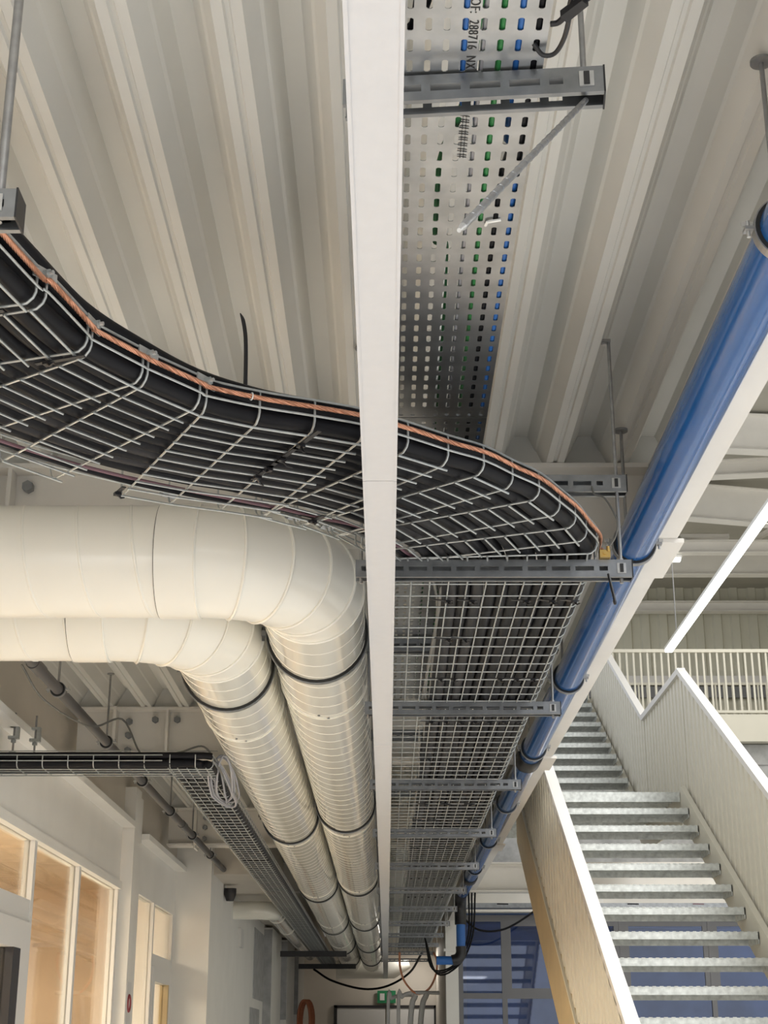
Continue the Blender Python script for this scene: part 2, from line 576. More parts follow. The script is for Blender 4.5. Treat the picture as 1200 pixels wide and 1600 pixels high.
# ---- end wall with a double door
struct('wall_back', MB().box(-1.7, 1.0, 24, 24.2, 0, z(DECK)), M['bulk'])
d3 = thing('door_3', 'pale double door with dark frame at the end of the corridor', None, (0, 24, 0), kind='structure')
part('door_frame', MB().box(-.80, -.75, 23.95, 24, 0, 2.09).box(.72, .77, 23.95, 24, 0, 2.09).box(-.80, .77, 23.95, 24, 2.05, 2.09), M['dark'], d3)
part('door_leaf', MB().box(-.75, -.02, 23.965, 23.995, 0, 2.05), M['frame'], d3)
part('door_leaf', MB().box(.0, .72, 23.965, 23.995, 0, 2.05), M['frame'], d3)
part('handle', MB().box(-.12, -.09, 23.93, 23.965, 1.0, 1.2), M['strut'], d3)
# ---- white column and evening glazing under the gallery
struct('trim_7', MB().box(.66, .80, 17.4, 17.6, 0, z(1.60)).box(.64, .82, 17.38, 17.62, z(1.0), z(1.03)), M['wall'], label='white square column left of the blue glazing')
struct('wall_corridor_right', MB().box(.75, .90, 17.6, 24, 0, z(1.6)), M['bulk'])
fr, pn = [], []
xs = [0.80, 1.29, 2.62, 3.62, 4.6, 5.4]
for x in xs:
    fr.append((x, x + 0.055, -1.5, 1.38))
fr += [(0.80, 5.4, 1.33, 1.40), (0.80, 5.4, 0.50, 0.56), (0.80, 5.4, -0.6, -0.54)]
for a, b in zip(xs[:-1], xs[1:]):
    for h0, h1 in ((-.54, .50), (.56, 1.33)):
        pn.append((a + .055, b, h0, h1))
        if b - a > 0.9 and h0 > 0:
            fr += [(a + .055, a + .11, h0, h1), (b - .055, b, h0, h1), (a + .11, b - .055, h0, h0 + .05), (a + .11, b - .055, h1 - .05, h1)]
window('window_3', fr, pn, 0.8, 5.4, 'grey framed glazing showing blue evening light under the gallery', M['grey'], M['bglass'], 'Y', 17.5)
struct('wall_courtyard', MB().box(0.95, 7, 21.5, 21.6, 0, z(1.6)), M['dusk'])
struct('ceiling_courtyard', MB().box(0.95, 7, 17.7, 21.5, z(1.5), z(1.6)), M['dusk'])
# bracing columns seen through the treads
struct('trim_8', MB().box(2.28, 2.42, 17.2, 17.4, 0, z(1.6)), M['wall'], label='white column behind the lower stair treads')
struct('trim_9', MB().box(0.9, 5.4, 17.3, 17.48, z(1.42), z(1.62)), M['steel'], label='white lintel beam over the blue glazing')

# ---- gallery, far hall wall, hall roof
struct('gallery_slab', MB().box(0.95, 9, 17.45, 20, z(3.37), z(3.65)).box(0.9, 9, 17.40, 17.45, z(3.36), z(3.68)), M['stair'], label='cream edged gallery floor crossing the hall')
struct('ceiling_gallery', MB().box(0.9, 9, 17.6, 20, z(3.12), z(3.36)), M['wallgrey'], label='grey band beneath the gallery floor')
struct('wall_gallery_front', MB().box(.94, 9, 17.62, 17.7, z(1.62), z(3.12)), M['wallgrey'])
struct('wall_under_gallery', MB().box(3.9, 9, 19.2, 19.3, z(1.6), z(3.1)), M['wall'])
wb = thing('wall_hall_far', None, None, (4, 20, 0), kind='structure')
x = 0.9
while x < 9:
    mb = MB()
    pr = []
    for k in range(4):
        xx = x + 0.25 * k
        pr += [(xx, 0), (xx + 0.11, 0), (xx + 0.13, -0.035), (xx + 0.23, -0.035)]
    pr.append((x + 1.0, 0))
    n = len(pr)
    for h in (3.6, 8.2):
        mb.v += [(a, 20.05 + b, z(h)) for a, b in pr]
    mb.f += [(i, n + i, n + i + 1, i + 1) for i in range(n - 1)]
    part('cladding_sheet', mb, M['clad'], wb)
    x += 1.0
part('window_sill', MB().box(1.5, 9, 19.9, 20, z(4.62), z(4.74)), M['cap'], wb)
part('sill_recess', MB().box(1.5, 9, 19.94, 20, z(4.45), z(4.60)), M['grey'], wb)
struct('roof', MB().box(0.9, 12, -6, 22, z(6.02), z(6.1)), M['roof'])
struct('wall_hall_right', MB().box(9, 9.2, 6, 22, 0, z(6.1)), M['clad'])
for i, (y, zb, zt, tl) in enumerate(((13.9, 5.62, 6.02, -.05), (14.75, 5.62, 5.80, .05), (15.85, 5.60, 6.02, -.09), (18.1, 5.60, 6.02, 0), (19.8, 5.60, 5.75, 0))):
    ibeam('roof_beam', 'X', 0.9, 8.9, y, z(zb), z(zt), 0.14, tilt=tl, label='cream roof beam high over the hall, %s from the viewer' % ORD[i])
for i, (x0, x1, y, h0, h1) in enumerate(((3.1, 4.1, 17.0, 5.75, 5.75), (3.2, 3.7, 17.0, 5.9, 5.6), (4.1, 4.9, 17.0, 5.55, 6.0))):
    single('roof_brace', MB().tube([(x0, y, z(h0)), (x1, y, z(h1))], 0.045, 6), M['steel'],
           'slim cream %s between the hall roof beams' % ('level roof brace', 'short inclined roof brace', 'steep inclined roof brace')[i], 'brace', kind='structure')
ibeam('roof_beam', 'X', 0.9, 8.9, 16.9, z(5.5), z(5.66), 0.12, label='low cream roof beam carrying inclined braces')
ibeam('roof_beam', 'X', 0.9, 8.9, 16.3, z(5.72), z(5.84), 0.1, label='thin cream purlin nearest the inclined braces')

# ================================================================== LARGE OBJECTS
# ---- white trunking straight overhead
TZ = 0.952
for i, (y0, y1) in enumerate(((0.45, 2.502), (2.505, 5.0), (5.003, 8.0), (8.003, 11.0), (11.003, 14.0), (14.003, 17.0), (17.003, 23.4))):
    t = thing('light_trunking', ('nearest length of white linear trunking, widest overhead', 'second length of white trunking, beyond the first joint')[i] if i < 2
              else '%s length of white trunking, counted from the viewer' % ORD[i], 'trunking', (-0.012, y0, z(TZ)), 'white trunking lengths')
    x0, x1 = -0.040, 0.0165
    part('body', MB().extrude([(x0 + .002, z(TZ)), (x1 - .002, z(TZ)), (x1, z(TZ) + .002), (x1, z(TZ) + .055), (x0, z(TZ) + .055), (x0, z(TZ) + .002)], 'Y', y0, y1), M['trunk'], t)
    part('edge_lip', MB().box(x0 - .0022, x0 + .0025, y0, y1, z(TZ) - .001, z(TZ) + .012), M['trunk'], t)
    part('edge_lip', MB().box(x1 - .0025, x1 + .0022, y0, y1, z(TZ) - .001, z(TZ) + .012), M['trunk'], t)

# ---- ventilation ducts: spiral seam tubes, segmented elbow, rubber lined clamps
DR, DH, ER = 0.145, 1.178, 0.27
SEAM = 0.137
SH = {'X': .0016, 'Y': .0010}


def spiral(axis, a0, a1, cx, cz, R, N=40):
    mb = MB()
    steps = int((a1 - a0) / SEAM) + 1
    prof = [(0.0, 0), (0.470, 0), (0.485, SH[axis]), (0.515, SH[axis]), (0.530, 0)]
    rows = []
    for k in range(-1, steps + 1):
        for (u, d) in prof:
            rows.append((a0 + (k + u) * SEAM, R + d))
    base = len(mb.v)
    for (a, r) in rows:
        for j in range(N + 1):
            w = PI / 2 + 2 * PI * j / N
            aa = min(max(a + SEAM * j / N, a0), a1)
            if axis == 'Y':
                mb.v.append((cx + r * math.cos(w), aa, cz + r * math.sin(w)))
            else:
                mb.v.append((aa, cx + r * math.cos(w), cz + r * math.sin(w)))
    for i in range(len(rows) - 1):
        for j in range(N):
            q = (base + i * (N + 1) + j, base + i * (N + 1) + j + 1, base + (i + 1) * (N + 1) + j + 1, base + (i + 1) * (N + 1) + j)
            mb.f.append(q if axis == 'X' else q[::-1])
    return mb


def duct(label, xc, yh, clamps, gl):
    t = thing('ventilation_duct', label, 'duct', (xc, yh + ER, z(DH)), gl)
    ex = xc - ER                                   # elbow begins here
    part('duct_pipe', spiral('X', -3.2, ex - 0.10, yh, z(DH), DR), M['ducte'], t, True, ang=12)
    part('collar', MB().band((ex - 0.05, yh, z(DH)), (1, 0, 0), DR - .004, DR + .004, 0.10), M['ducte'], t, True)
    part('coupling_seam', MB().torus((ex - 0.10, yh, z(DH)), (1, 0, 0), DR + .0015, .0020, 48, 6), M['rubber'], t, True)
    N = 40
    C = Vector((ex, yh + ER, z(DH)))
    ring = []
    G = 5
    for g in range(G + 1):
        w = PI / 2 * g / G                         # 0: plane normal to X, 90 deg: plane normal to Y
        d = Vector((math.sin(w), -math.cos(w), 0))
        ctr = C + d * ER
        ring.append([(ctr + d * (DR * math.cos(2 * PI * j / N)) + Vector((0, 0, DR * math.sin(2 * PI * j / N)))) for j in range(N)])
        nrm = Vector((math.cos(w), math.sin(w), 0))
        part('elbow_seam', MB().torus(ctr, nrm, DR + .001, .0045, 48, 6), M['ducte'], t, True)
    for g in range(G):
        mb = MB()
        mb.v = [tuple(p) for p in ring[g]] + [tuple(p) for p in ring[g + 1]]
        mb.f = [(j, (j + 1) % N, N + (j + 1) % N, N + j) for j in range(N)]
        part('elbow_segment', mb, M['ducte'], t, True)
    y0 = yh + ER
    cuts = [y0, clamps[0] + .55] + [clamps[0] + .55 + 3.0 * k for k in range(1, 7)]
    for i, (a, b) in enumerate(zip(cuts[:-1], cuts[1:])):
        part('duct_pipe', spiral('Y', a, b, xc, z(DH), DR), M['duct'], t, True, ang=12)
        part('joint_ring', MB().torus((xc, b, z(DH)), (0, 1, 0), DR + .0015, .003, 48, 6), M['duct'], t, True)
        if i == 0 and xc > -.3:
            part('end_header', MB().tube([(-.75, 23.3, z(DH) - .10), (.10, 23.3, z(DH) - .10), (.34, 23.3, z(DH) - .02)], [.13, .13, .06], 24), M['ducte'], t, True)
        for s in (-1, 1):
            part('rivet', MB().cyl((xc + 0.015 * s, b - 0.03 + .02 * s, z(DH) - DR - .003), 'Z', .004, .004, 8), M['strut'], t)
    return t


cl_r = [4.40, 7.75, 11.2, 14.7, 18.2, 21.3]
cl_l = [4.80, 8.20, 11.7, 15.2, 18.6, 21.7]
duct('right cream spiral duct, its elbow nearest, running beside the white trunking', -0.2085, 3.68, cl_r, 'cream ventilation ducts')
duct('left cream spiral duct, its lower elbow turning behind the other', -0.519, 4.14, cl_l, 'cream ventilation ducts')
for side, xc, cl in (('right', -0.2085, cl_r), ('left', -0.519, cl_l)):
    for i, y in enumerate(cl):
        t = thing('duct_clamp', '%s rubber lined black clamp around the %s cream duct' % (('nearest', 'second', 'third', 'fourth', 'fifth', 'sixth')[i], side), 'clamp',
                  (xc, y, z(DH)), 'duct clamps')
        part('rubber_band', MB().band((xc, y, z(DH)), (0, 1, 0), DR - .001, DR + .008, .024), M['rubber'], t)
        part('steel_band', MB().band((xc, y, z(DH)), (0, 1, 0), DR + .0085, DR + .011, .018), M['strut'], t)
        for s in (-1, 1):
            part('lug', MB().box(xc + s * (DR + .012), xc + s * (DR + .030), y - .012, y + .012, z(DH) - .008, z(DH) + .008), M['strut'], t)
            part('bolt', MB().cyl((xc + s * (DR + .019), y, z(DH) - .022), 'Z', .004, .044, 8), M['rod'], t)
        part('hanger_rod', MB().cyl((xc, y, z(DH) + DR + .011), 'Z', .005, DECK - DH - DR - .011, 8), M['rod'], t)

# ---- blue pipe with rubber clamps and black couplings
PX, PH, PR = 0.664, 1.268, 0.050
t = thing('blue_pipe', 'long glossy blue pipe running below the white hall beam', 'pipe', (PX, 4, z(PH)))
cuts = [0.6, 6.95, 12.2, 13.6]
for a, b in zip(cuts[:-1], cuts[1:]):
    part('pipe', MB().tube([(PX, a, z(PH)), (PX, b, z(PH))], PR, 40), M['blue'], t, True)
for y in (6.95, 12.2):
    part('coupling', MB().tube([(PX, y - .10, z(PH)), (PX, y - .09, z(PH)), (PX, y + .09, z(PH)), (PX, y + .10, z(PH))], [PR + .004, PR + .010, PR + .010, PR + .004], 32), M['black'], t, True)
part('end_elbow', MB().tube(smooth_path([(PX, 13.4, z(PH)), (PX, 13.75, z(PH) - .01), (PX, 13.86, z(PH) - .07), (PX, 13.88, z(PH) - .17), (PX, 13.88, z(PH) - .24)], 5), .052, 24), M['black'], t, True)
part('drop_pipe', MB().tube([(PX, 13.88, z(PH) - .22), (PX, 13.88, z(.80))], PR * .8, 24), M['bluec'], t, True)
part('foot_elbow', MB().tube(smooth_path([(PX, 13.88, z(.84)), (PX, 13.88, z(.78)), (PX - .03, 13.88, z(.735)), (PX - .08, 13.88, z(.72))], 5), .047, 20), M['black'], t, True)
part('branch_pipe', MB().tube([(PX - .07, 13.88, z(.72)), (PX - .22, 13.88, z(.72))], PR * .75, 20), M['bluec'], t, True)
for i, y in enumerate((2.17, 3.81, 5.36, 6.72, 8.35, 9.9, 11.5)):
    c = thing('pipe_clamp', '%s black lined ring clamp holding the blue pipe' % ('nearest partly hidden' if i == 0 else ORD[i]), 'clamp', (PX, y, z(PH)), 'blue pipe clamps')
    part('rubber_ring', MB().band((PX, y, z(PH)), (0, 1, 0), PR, PR + .007, .022), M['rubber'], c)
    part('steel_ring', MB().band((PX, y, z(PH)), (0, 1, 0), PR + .0072, PR + .0095, .02), M['rod'], c)
    for s in (-1, 1):
        part('ear', MB().box(PX + s * (PR + .009), PX + s * (PR + .024), y - .009, y + .009, z(PH) - .003, z(PH) + .003), M['rod'], c)
        part('wing_bolt', MB().cyl((PX + s * (PR + .017), y, z(PH) - .014), 'Z', .0035, .03, 8).box(PX + s * (PR + .017) - .011, PX + s * (PR + .017) + .011, y - .002, y + .002, z(PH) + .006, z(PH) + .014), M['studrod'], c)
    part('hanger_rod', MB().cyl((PX - .018, y, z(PH) + PR), 'Z', .0045, DECK - PH - PR, 8), M['rod'], c)
    part('ceiling_plate', MB().cyl((PX - .018, y, z(DECK) - .006), 'Z', .019, .006, 20), M['rod'], c)

# ---- staircase
ST = thing('staircase', 'open tread staircase with cream ribbed sides and white caps', 'staircase', (1.6, 8.5, 0))
RISE, GO = 0.171, 0.313
X0, X1 = 1.03, 2.27
YL, HL = 11.66, 1.856          # near edge of the landing


def tread_mesh(w):
    m = MB()
    m.box(0, w, 0, .004, -.044, 0).box(0, w, .004, .27, -.004, 0).box(0, w, .266, .27, -.066, 0)
    m.box(0, .005, 0, .27, -.07, 0).box(w - .005, w, 0, .27, -.07, 0)
    for k in range(8):
        m.box(0.005, w - .005, .03 + .03 * k, .033 + .03 * k, -.03, -.004)
    for k in range(30):
        a = w * (k + .3) / 30
        m.box(a, a + w / 60, -.003, .004, -.002, .003)
    return m


tm = tread_mesh(X1 - X0).mesh('tread', M['tread'])
for k in range(1, 19):
    h, y = HL - RISE * k, YL - GO * k
    if h < -1.45:
        break
    o = bpy.data.objects.new('tread', tm)
    COL.objects.link(o)
    o.parent = ST
    o.location = Vector((X0, y, z(h))) - base_of(ST)
LY = 13.45
part('landing', MB().box(X0, X1 + .0, YL, YL + .006, z(HL) - .075, z(HL)).box(X0, X1, YL + .006, LY, z(HL) - .004, z(HL)).box(X0, X1, LY - .006, LY, z(HL) - .12, z(HL)), M['tread'], ST)
for k in range(14):
    part('landing_bar', MB().box(X0, X1, YL + .1 + .125 * k, YL + .105 + .125 * k, z(HL) - .04, z(HL) - .005), M['tread'], ST)
for k in range(0, 11):
    h, y = HL + RISE * (k + 1), LY + GO * k
    o = bpy.data.objects.new('tread', tm)
    COL.objects.link(o)
    o.parent = ST
    o.location = Vector((X0, y, z(h))) - base_of(ST)

SL = RISE / GO


def nose(y):
    """height of the nosing line above the eye, both flights and the landing"""
    if y < YL:
        return HL - (YL - y) * SL
    if y < LY:
        return HL
    return HL + (y - LY) * SL


def ribbed(x, ya, yb, lo, hi, out, pitch=.14):
    """vertical ribbed sheet in the plane x between lo(y) and hi(y)"""
    m = MB()
    y = ya
    prof = []
    while y < yb - 1e-4:
        prof += [(y, 0), (min(y + pitch * .55, yb), 0), (min(y + pitch * .62, yb), out), (min(y + pitch * .93, yb), out)]
        y += pitch
    prof.append((yb, 0))
    for (yy, d) in prof:
        m.v += [(x + d, yy, z(lo(yy))), (x + d, yy, z(hi(yy)))]
    for i in range(len(prof) - 1):
        a = 2 * i
        m.f.append((a, a + 2, a + 3, a + 1))
    return m


def capbar(x0, x1, ya, yb, f, th=.05):
    m = MB()
    m.hexa([(x0, ya, z(f(ya)) - th), (x1, ya, z(f(ya)) - th), (x1, yb, z(f(yb)) - th), (x0, yb, z(f(yb)) - th),
            (x0, ya, z(f(ya))), (x1, ya, z(f(ya))), (x1, yb, z(f(yb))), (x0, yb, z(f(yb)))])
    return m


E_ = 1e-4
CAPH = 0.98
right_runs = [(6.2, YL - .02, 'lower'), (YL - .02, LY - E_, 'landing'), (LY, 16.8, 'upper')]
for ya, yb, nm in right_runs:
    ca = (lambda y: nose(min(y, YL - E_)) + CAPH) if nm == 'lower' else (lambda y: HL + CAPH) if nm == 'landing' else (lambda y: nose(max(y, LY)) + CAPH)
    lo = (lambda y: nose(min(y, YL - E_)) - .12) if nm == 'lower' else (lambda y: HL - .15) if nm == 'landing' else (lambda y: nose(max(y, LY)) - .12)
    part('ribbed_panel', ribbed(X1 + .065, ya, yb, lo, ca, .020), M['stair'], ST)
    part('cap_rail', capbar(X1 + .04, X1 + .105, ya, yb, ca), M['cap'], ST)
    part('stringer', capbar(X1 + .004, X1 + .016, ya, yb, (lambda lo: (lambda y: lo(y) + .17))(lo), .27), M['stair'], ST)
    part('stringer_lip', capbar(X1 + .016, X1 + .045, ya, yb, (lambda lo: (lambda y: lo(y) + .17))(lo), .012), M['stair'], ST)
# left side: lower flight balustrade seen from outside
lcap = lambda y: nose(min(y, YL - E_)) + CAPH
part('ribbed_panel', ribbed(1.0, 5.6, YL, lambda y: lcap(y) - .86, lambda y: lcap(y) - .04, .018), M['stair'], ST)
part('cap_rail', capbar(1.0, 1.065, 5.6, YL, lcap), M['cap'], ST)
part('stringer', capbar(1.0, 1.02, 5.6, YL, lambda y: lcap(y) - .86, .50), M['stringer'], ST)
part('stringer_return', capbar(.985, 1.0, 5.6, YL, lambda y: lcap(y) - .86, .02), M['stair'], ST)
part('cap_rail', capbar(1.0, 1.065, YL, LY, lambda y: HL + CAPH), M['cap'], ST)
part('ribbed_panel', ribbed(1.0, YL, LY, lambda y: HL - .15, lambda y: HL + CAPH - .04, .018), M['stair'], ST)
part('stringer', capbar(1.0, 1.02, LY, 16.8, lambda y: nose(max(y, LY)) + .05, .27), M['stair'], ST)

# ---- gallery railing
t = thing('gallery_railing', 'cream baluster railing along the upper gallery of the hall', 'railing', (4, 17.42, z(3.68)))
part('top_rail', MB().box(2.4, 8.9, 17.40, 17.44, z(4.43), z(4.47)), M['stair'], t)
part('foot_rail', MB().box(2.4, 8.9, 17.405, 17.435, z(3.70), z(3.73)), M['stair'], t)
bm_ = MB().box(-.011, .011, -.011, .011, 0, .71).mesh('baluster', M['stair'])
x = 2.45
while x < 6.0:
    o = bpy.data.objects.new('baluster', bm_)
    COL.objects.link(o)
    o.parent = t
    o.location = Vector((x, 17.42, z(3.73))) - base_of(t)
    x += 0.083
t = thing('stair_railing', 'second slim cream handrail behind the gallery balusters', 'railing', (4, 19.0, z(3.66)))
part('top_rail', MB().box(2.4, 8.9, 18.98, 19.01, z(4.40), z(4.43)), M['stair'], t)
bm2 = MB().box(-.011, .011, -.011, .011, 0, .75).mesh('baluster', M['stair'])
x = 2.49
while x < 6.2:
    o = bpy.data.objects.new('baluster', bm2)
    COL.objects.link(o)
    o.parent = t
    o.location = Vector((x, 18.995, z(3.65))) - base_of(t)
    x += 0.11

# ---- LED tubes hanging in the hall
t = thing('led_tube', 'long glowing linear lamp hanging diagonally in the hall', 'lamp', (3.04, 12, z(4.0)))
part('diffuser', MB().box(3.005, 3.08, 8.8, 15.72, z(4.0), z(4.03)), M['led'], t)
part('housing', MB().box(3.0, 3.085, 8.8, 15.74, z(4.03), z(4.06)), M['frame'], t)
for y in (10.2, 15.2):
    part('suspension_wire', MB().cyl((3.04, y, z(4.06)), 'Z', .006, 1.9, 6), M['rod'], t)
t = thing('high_bay_lamp', 'short bright lamp beside the beam edge under the hall roof', 'lamp', (3.45, 17.5, z(5.5)))
part('diffuser', MB().box(3.36, 3.50, 16.95, 17.03, z(5.44), z(5.47)), M['led'], t)
part('housing', MB().box(3.35, 3.51, 16.93, 17.05, z(5.47), z(5.498)), M['frame'], t)

# ================================================================== CABLE SUPPORTS
# ---- perforated tray (25 mm slot rows) with its printed marks and the cables lying in it
PZ = 1.272
PX0, PX1 = 0.020, 0.215
PT = thing('perforated_tray', 'galvanised perforated cable tray running to the right of the white trunking', 'cable tray', (0.12, 1.5, z(PZ)))
CP = (PX1 - PX0) / 8


def slotted(x0, nx, px, y0, ny, py, sw, sl, zz):
    """sheet with rounded slots, all real holes"""
    m = MB()
    for i in range(nx):
        for j in range(ny):
            ax, ay = x0 + i * px, y0 + j * py
            cx, cy = ax + px / 2, ay + py / 2
            b = len(m.v)
            m.v += [(ax, ay, zz), (ax + px, ay, zz), (ax + px, ay + py, zz), (ax, ay + py, zz)]
            hw, hl, k = sw / 2, sl / 2, sw * .28
            m.v += [(cx - hw, cy - hl + k, zz), (cx - hw + k, cy - hl, zz), (cx + hw - k, cy - hl, zz), (cx + hw, cy - hl + k, zz),
                    (cx + hw, cy + hl - k, zz), (cx + hw - k, cy + hl, zz), (cx - hw + k, cy + hl, zz), (cx - hw, cy + hl - k, zz)]
            A = lambda *q: m.f.append(tuple(b + w for w in q))
            A(0, 1, 6, 5); A(1, 7, 6); A(1, 2, 8, 7); A(2, 9, 8); A(2, 3, 10, 9); A(3, 11, 10); A(3, 0, 4, 11); A(0, 5, 4)
    return m


def plate_len(y0, y1):
    ny = int(round((y1 - y0) / .0445))
    o = part('tray_plate', slotted(PX0, 8, CP, y0, ny, .0445, .0085, .026, z(PZ)), M['galvp'], PT)
    s = o.modifiers.new('thick', 'SOLIDIFY')
    s.thickness = .0012
    s.offset = 1
    part('side_wall', MB().box(PX1, PX1 + .0014, y0, y1, z(PZ) - .0002, z(PZ) + .058).box(PX1 - .008, PX1, y0, y1, z(PZ) + .0565, z(PZ) + .058), M['galvp'], PT)
    part('side_wall', MB().box(PX0 - .0014, PX0, y0, y1, z(PZ) - .0002, z(PZ) + .058).box(PX0, PX0 + .008, y0, y1, z(PZ) + .0565, z(PZ) + .058), M['galvp'], PT)


plate_len(1.18, 2.96)
plate_len(2.963, 5.7)
part('splice_strip', MB().box(PX0, PX1, 2.93, 2.99, z(PZ) + .002, z(PZ) + .0035), M['galvp'], PT)


def text_mesh(name, body, size, loc, right, up, m, parent, spacing=1.0):
    c = bpy.data.curves.new(name, 'FONT')
    c.body = body
    c.size = size
    c.space_character = spacing
    c.extrude = 0.0001
    tmp = bpy.data.objects.new(name, c)
    COL.objects.link(tmp)
    dg = bpy.context.evaluated_depsgraph_get()
    me = bpy.data.meshes.new_from_object(tmp.evaluated_get(dg))
    bpy.data.objects.remove(tmp)
    bpy.data.curves.remove(c)
    me.name = name
    me.materials.clear()
    me.materials.append(m)
    o = bpy.data.objects.new(name, me)
    COL.objects.link(o)
    r, u = Vector(right), Vector(up)
    mt = Matrix((r, u, r.cross(u))).transposed().to_4x4()
    mt.translation = Vector(loc) - base_of(parent)
    o.parent = parent
    o.matrix_local = mt
    return o


text_mesh('printed_mark', 'OF:  288716  NX', .0185, (PX0 + CP * 4 - .0075, 1.594, z(PZ) - .0006), (0, 1, 0), (1, 0, 0), M['ink'], PT, 1.13)
text_mesh('printed_mark', '###########', .0205, (PX0 + CP * 4 - .0085, 1.80, z(PZ) - .0006), (0, 1, 0), (1, 0, 0), M['ink'], PT, 1.3)


def cx(i):
    return PX0 + CP * (i + .5)


def upper(name, pts, r, m, label, cat='cable'):
    mb = MB().tube(smooth_path([(x, y, z(PZ) + .003 + r + dz) for x, y, dz in pts], 5), r, 10)
    return single(name, mb, m, label, cat, 'cables lying in the perforated tray', True)


upper('green_cable', [(cx(5) + .004, 1.1, 0), (cx(5) + .003, 2, 0), (cx(5) + .006, 3, 0), (cx(5) + .002, 5.6, 0)], .0075, M['green'], 'green cable seen through the sixth slot row of the perforated tray')
upper('green_cable', [(cx(4) - .008, 1.1, 0), (cx(4) - .010, 1.75, 0), (cx(2) + .004, 2.0, .012), (cx(2) + .004, 2.25, .012), (cx(3), 2.5, .012), (cx(3) + .01, 5.6, 0)], .006, M['green'], 'second green cable crossing over to the left in the perforated tray')
upper('blue_cable', [(cx(6) + .002, 1.1, 0), (cx(6) + .002, 1.72, 0), (cx(6) + .008, 1.95, .014), (cx(7), 2.25, 0), (cx(7) + .002, 5.6, 0)], .0085, M['bluec'], 'bright blue cable drifting to the outer row of the perforated tray')
upper('blue_cable', [(cx(3) + .004, 1.1, 0), (cx(3) + .004, 1.82, 0), (cx(4) + .012, 2.2, .02), (cx(4) + .014, 5.6, .02)], .006, M['bluec'], 'thin dark blue cable in the fourth slot row of the perforated tray')
upper('black_cable', [(cx(7), 1.1, 0), (cx(7), 1.75, 0), (cx(7) - .006, 2.0, 0), (cx(6), 2.3, 0), (cx(6) + .001, 5.6, 0)], .009, M['cable'], 'black cable in the outer slot rows of the perforated tray')
upper('white_cable', [(cx(3) - .008, 1.1, 0), (cx(3) - .009, 1.9, 0), (cx(3) - .004, 3, 0), (cx(3) - .006, 5.6, 0)], .005, M['whitec'], 'white cable in the fourth slot row of the perforated tray')
upper('grey_cable', [(cx(4) + .004, 1.1, 0), (cx(4) + .004, 3, 0), (cx(4) + .004, 5.6, 0)], .0055, M['cablel'], 'light grey cable in the fifth slot row of the perforated tray')
upper('black_cable', [(cx(0) + .012, 1.1, 0), (cx(0) + .012, 1.6, 0), (cx(0) - .004, 1.69, .01), (cx(1) + .002, 1.60, .03), (cx(1) + .01, 1.1, .03)], .008, M['cable'], 'black cable looped back at the inner edge of the perforated tray')


# ---- slotted support rails
def channel_mb(L):
    """U channel open at the bottom, slotted side walls, local: x 0..L, y 0..0.041, top at z 0.041"""
    m = MB()
    t = .0025
    m.box(0, L, 0, .041, .0385, .041)
    for yy in (0, .041 - t):
        m.box(0, L, yy, yy + t, .0255, .0385).box(0, L, yy, yy + t, 0, .0145)
        a = .0
        while a < L:
            b = min(a + .0125, L)
            m.box(a, b, yy, yy + t, .0145, .0255)
            a += .0545
        m.box(max(0, L - .055), L, yy, yy + t, .0145, .0255)
    m.box(0, L, t, .0085, 0, t).box(0, L, .041 - .0085, .041 - t, 0, t)
    return m


CH = {}


def rail(label, x0, x1, y, h, group, rods=(), rotz=0.0, end=True, detail=True):
    L = round(x1 - x0, 3)
    if L not in CH:
        CH[L] = channel_mb(L).mesh('channel', M['strut'])
    r = thing('support_rail', label, 'rail', (x0, y, z(h)), group, rotz)
    o = bpy.data.objects.new('channel', CH[L])
    COL.objects.link(o)
    o.parent = r
    if detail:
        part('end_cap', MB().box(L, L + .0025, -.001, .042, -.001, .042), M['black'], r, local=True)
        for xr in rods:
            a = xr - x0
            part('nut', MB().cyl((a, .0205, .0412), 'Z', .0085, .0075, 6), M['rod'], r, local=True)
            part('washer', MB().box(a - .010, a + .010, -.003, -.0003, .008, .032), M['studrod'], r, local=True)
            part('bolt_head', MB().box(a - .004, a + .004, -.0055, -.003, .010, .030), M['ink'], r, local=True)
    return r


def hanger(label, x, y, h0, h1, group='threaded hanger rods', r=.0042, bracket=False):
    t = thing('hanger_rod', label, 'rod', (x, y, z(h1)), group)
    part('rod', MB().cyl((x, y, z(h0)), 'Z', r, h1 - h0, 10), M['rod'], t, True)
    if bracket:
        part('bracket', MB().box(x - .022, x + .004, y - .010, y + .010, z(h1) - .002, z(h1) + .004).box(x - .024, x - .021, y - .01, y + .01, z(h1) - .004, z(h1) + .024), M['rod'], t)
        part('nut', MB().cyl((x - .010, y, z(h1) - .008), 'Z', .006, .006, 6), M['studrod'], t)
    else:
        part('plate', MB().cyl((x, y, z(h1) - .004), 'Z', .018, .004, 16), M['rod'], t)
    return t


LOW, UP = 1.010, 1.222
n_low = 12
for k in range(n_low):
    y = 3.27 + 1.5 * k
    nm = ORD[k]
    rail('%s slotted steel rail under the wire mesh tray, counted from the viewer' % nm if k else 'nearest slotted steel rail, where the curved and straight mesh trays meet',
         -.07, .562, y, LOW, 'slotted rails under the mesh tray', (.538,), detail=k < 9)
    hanger('%s thin vertical rod on the right ends of the mesh tray rails' % nm, .540, y + .02, LOW - .01, 1.612, 'rods on the right rail ends', bracket=(k == 0))
    hanger('%s thin vertical rod on the left ends of the mesh tray rails' % nm, -.058, y + .02, LOW - .01, 1.598, 'rods on the left rail ends')
for k in range(4):
    y = 3.28 + 1.5 * k
    rail('%s upper slotted rail above the mesh tray, carrying the perforated tray' % ORD[k], -.065, .562, y, UP, 'upper slotted rails', (.538,), end=True)
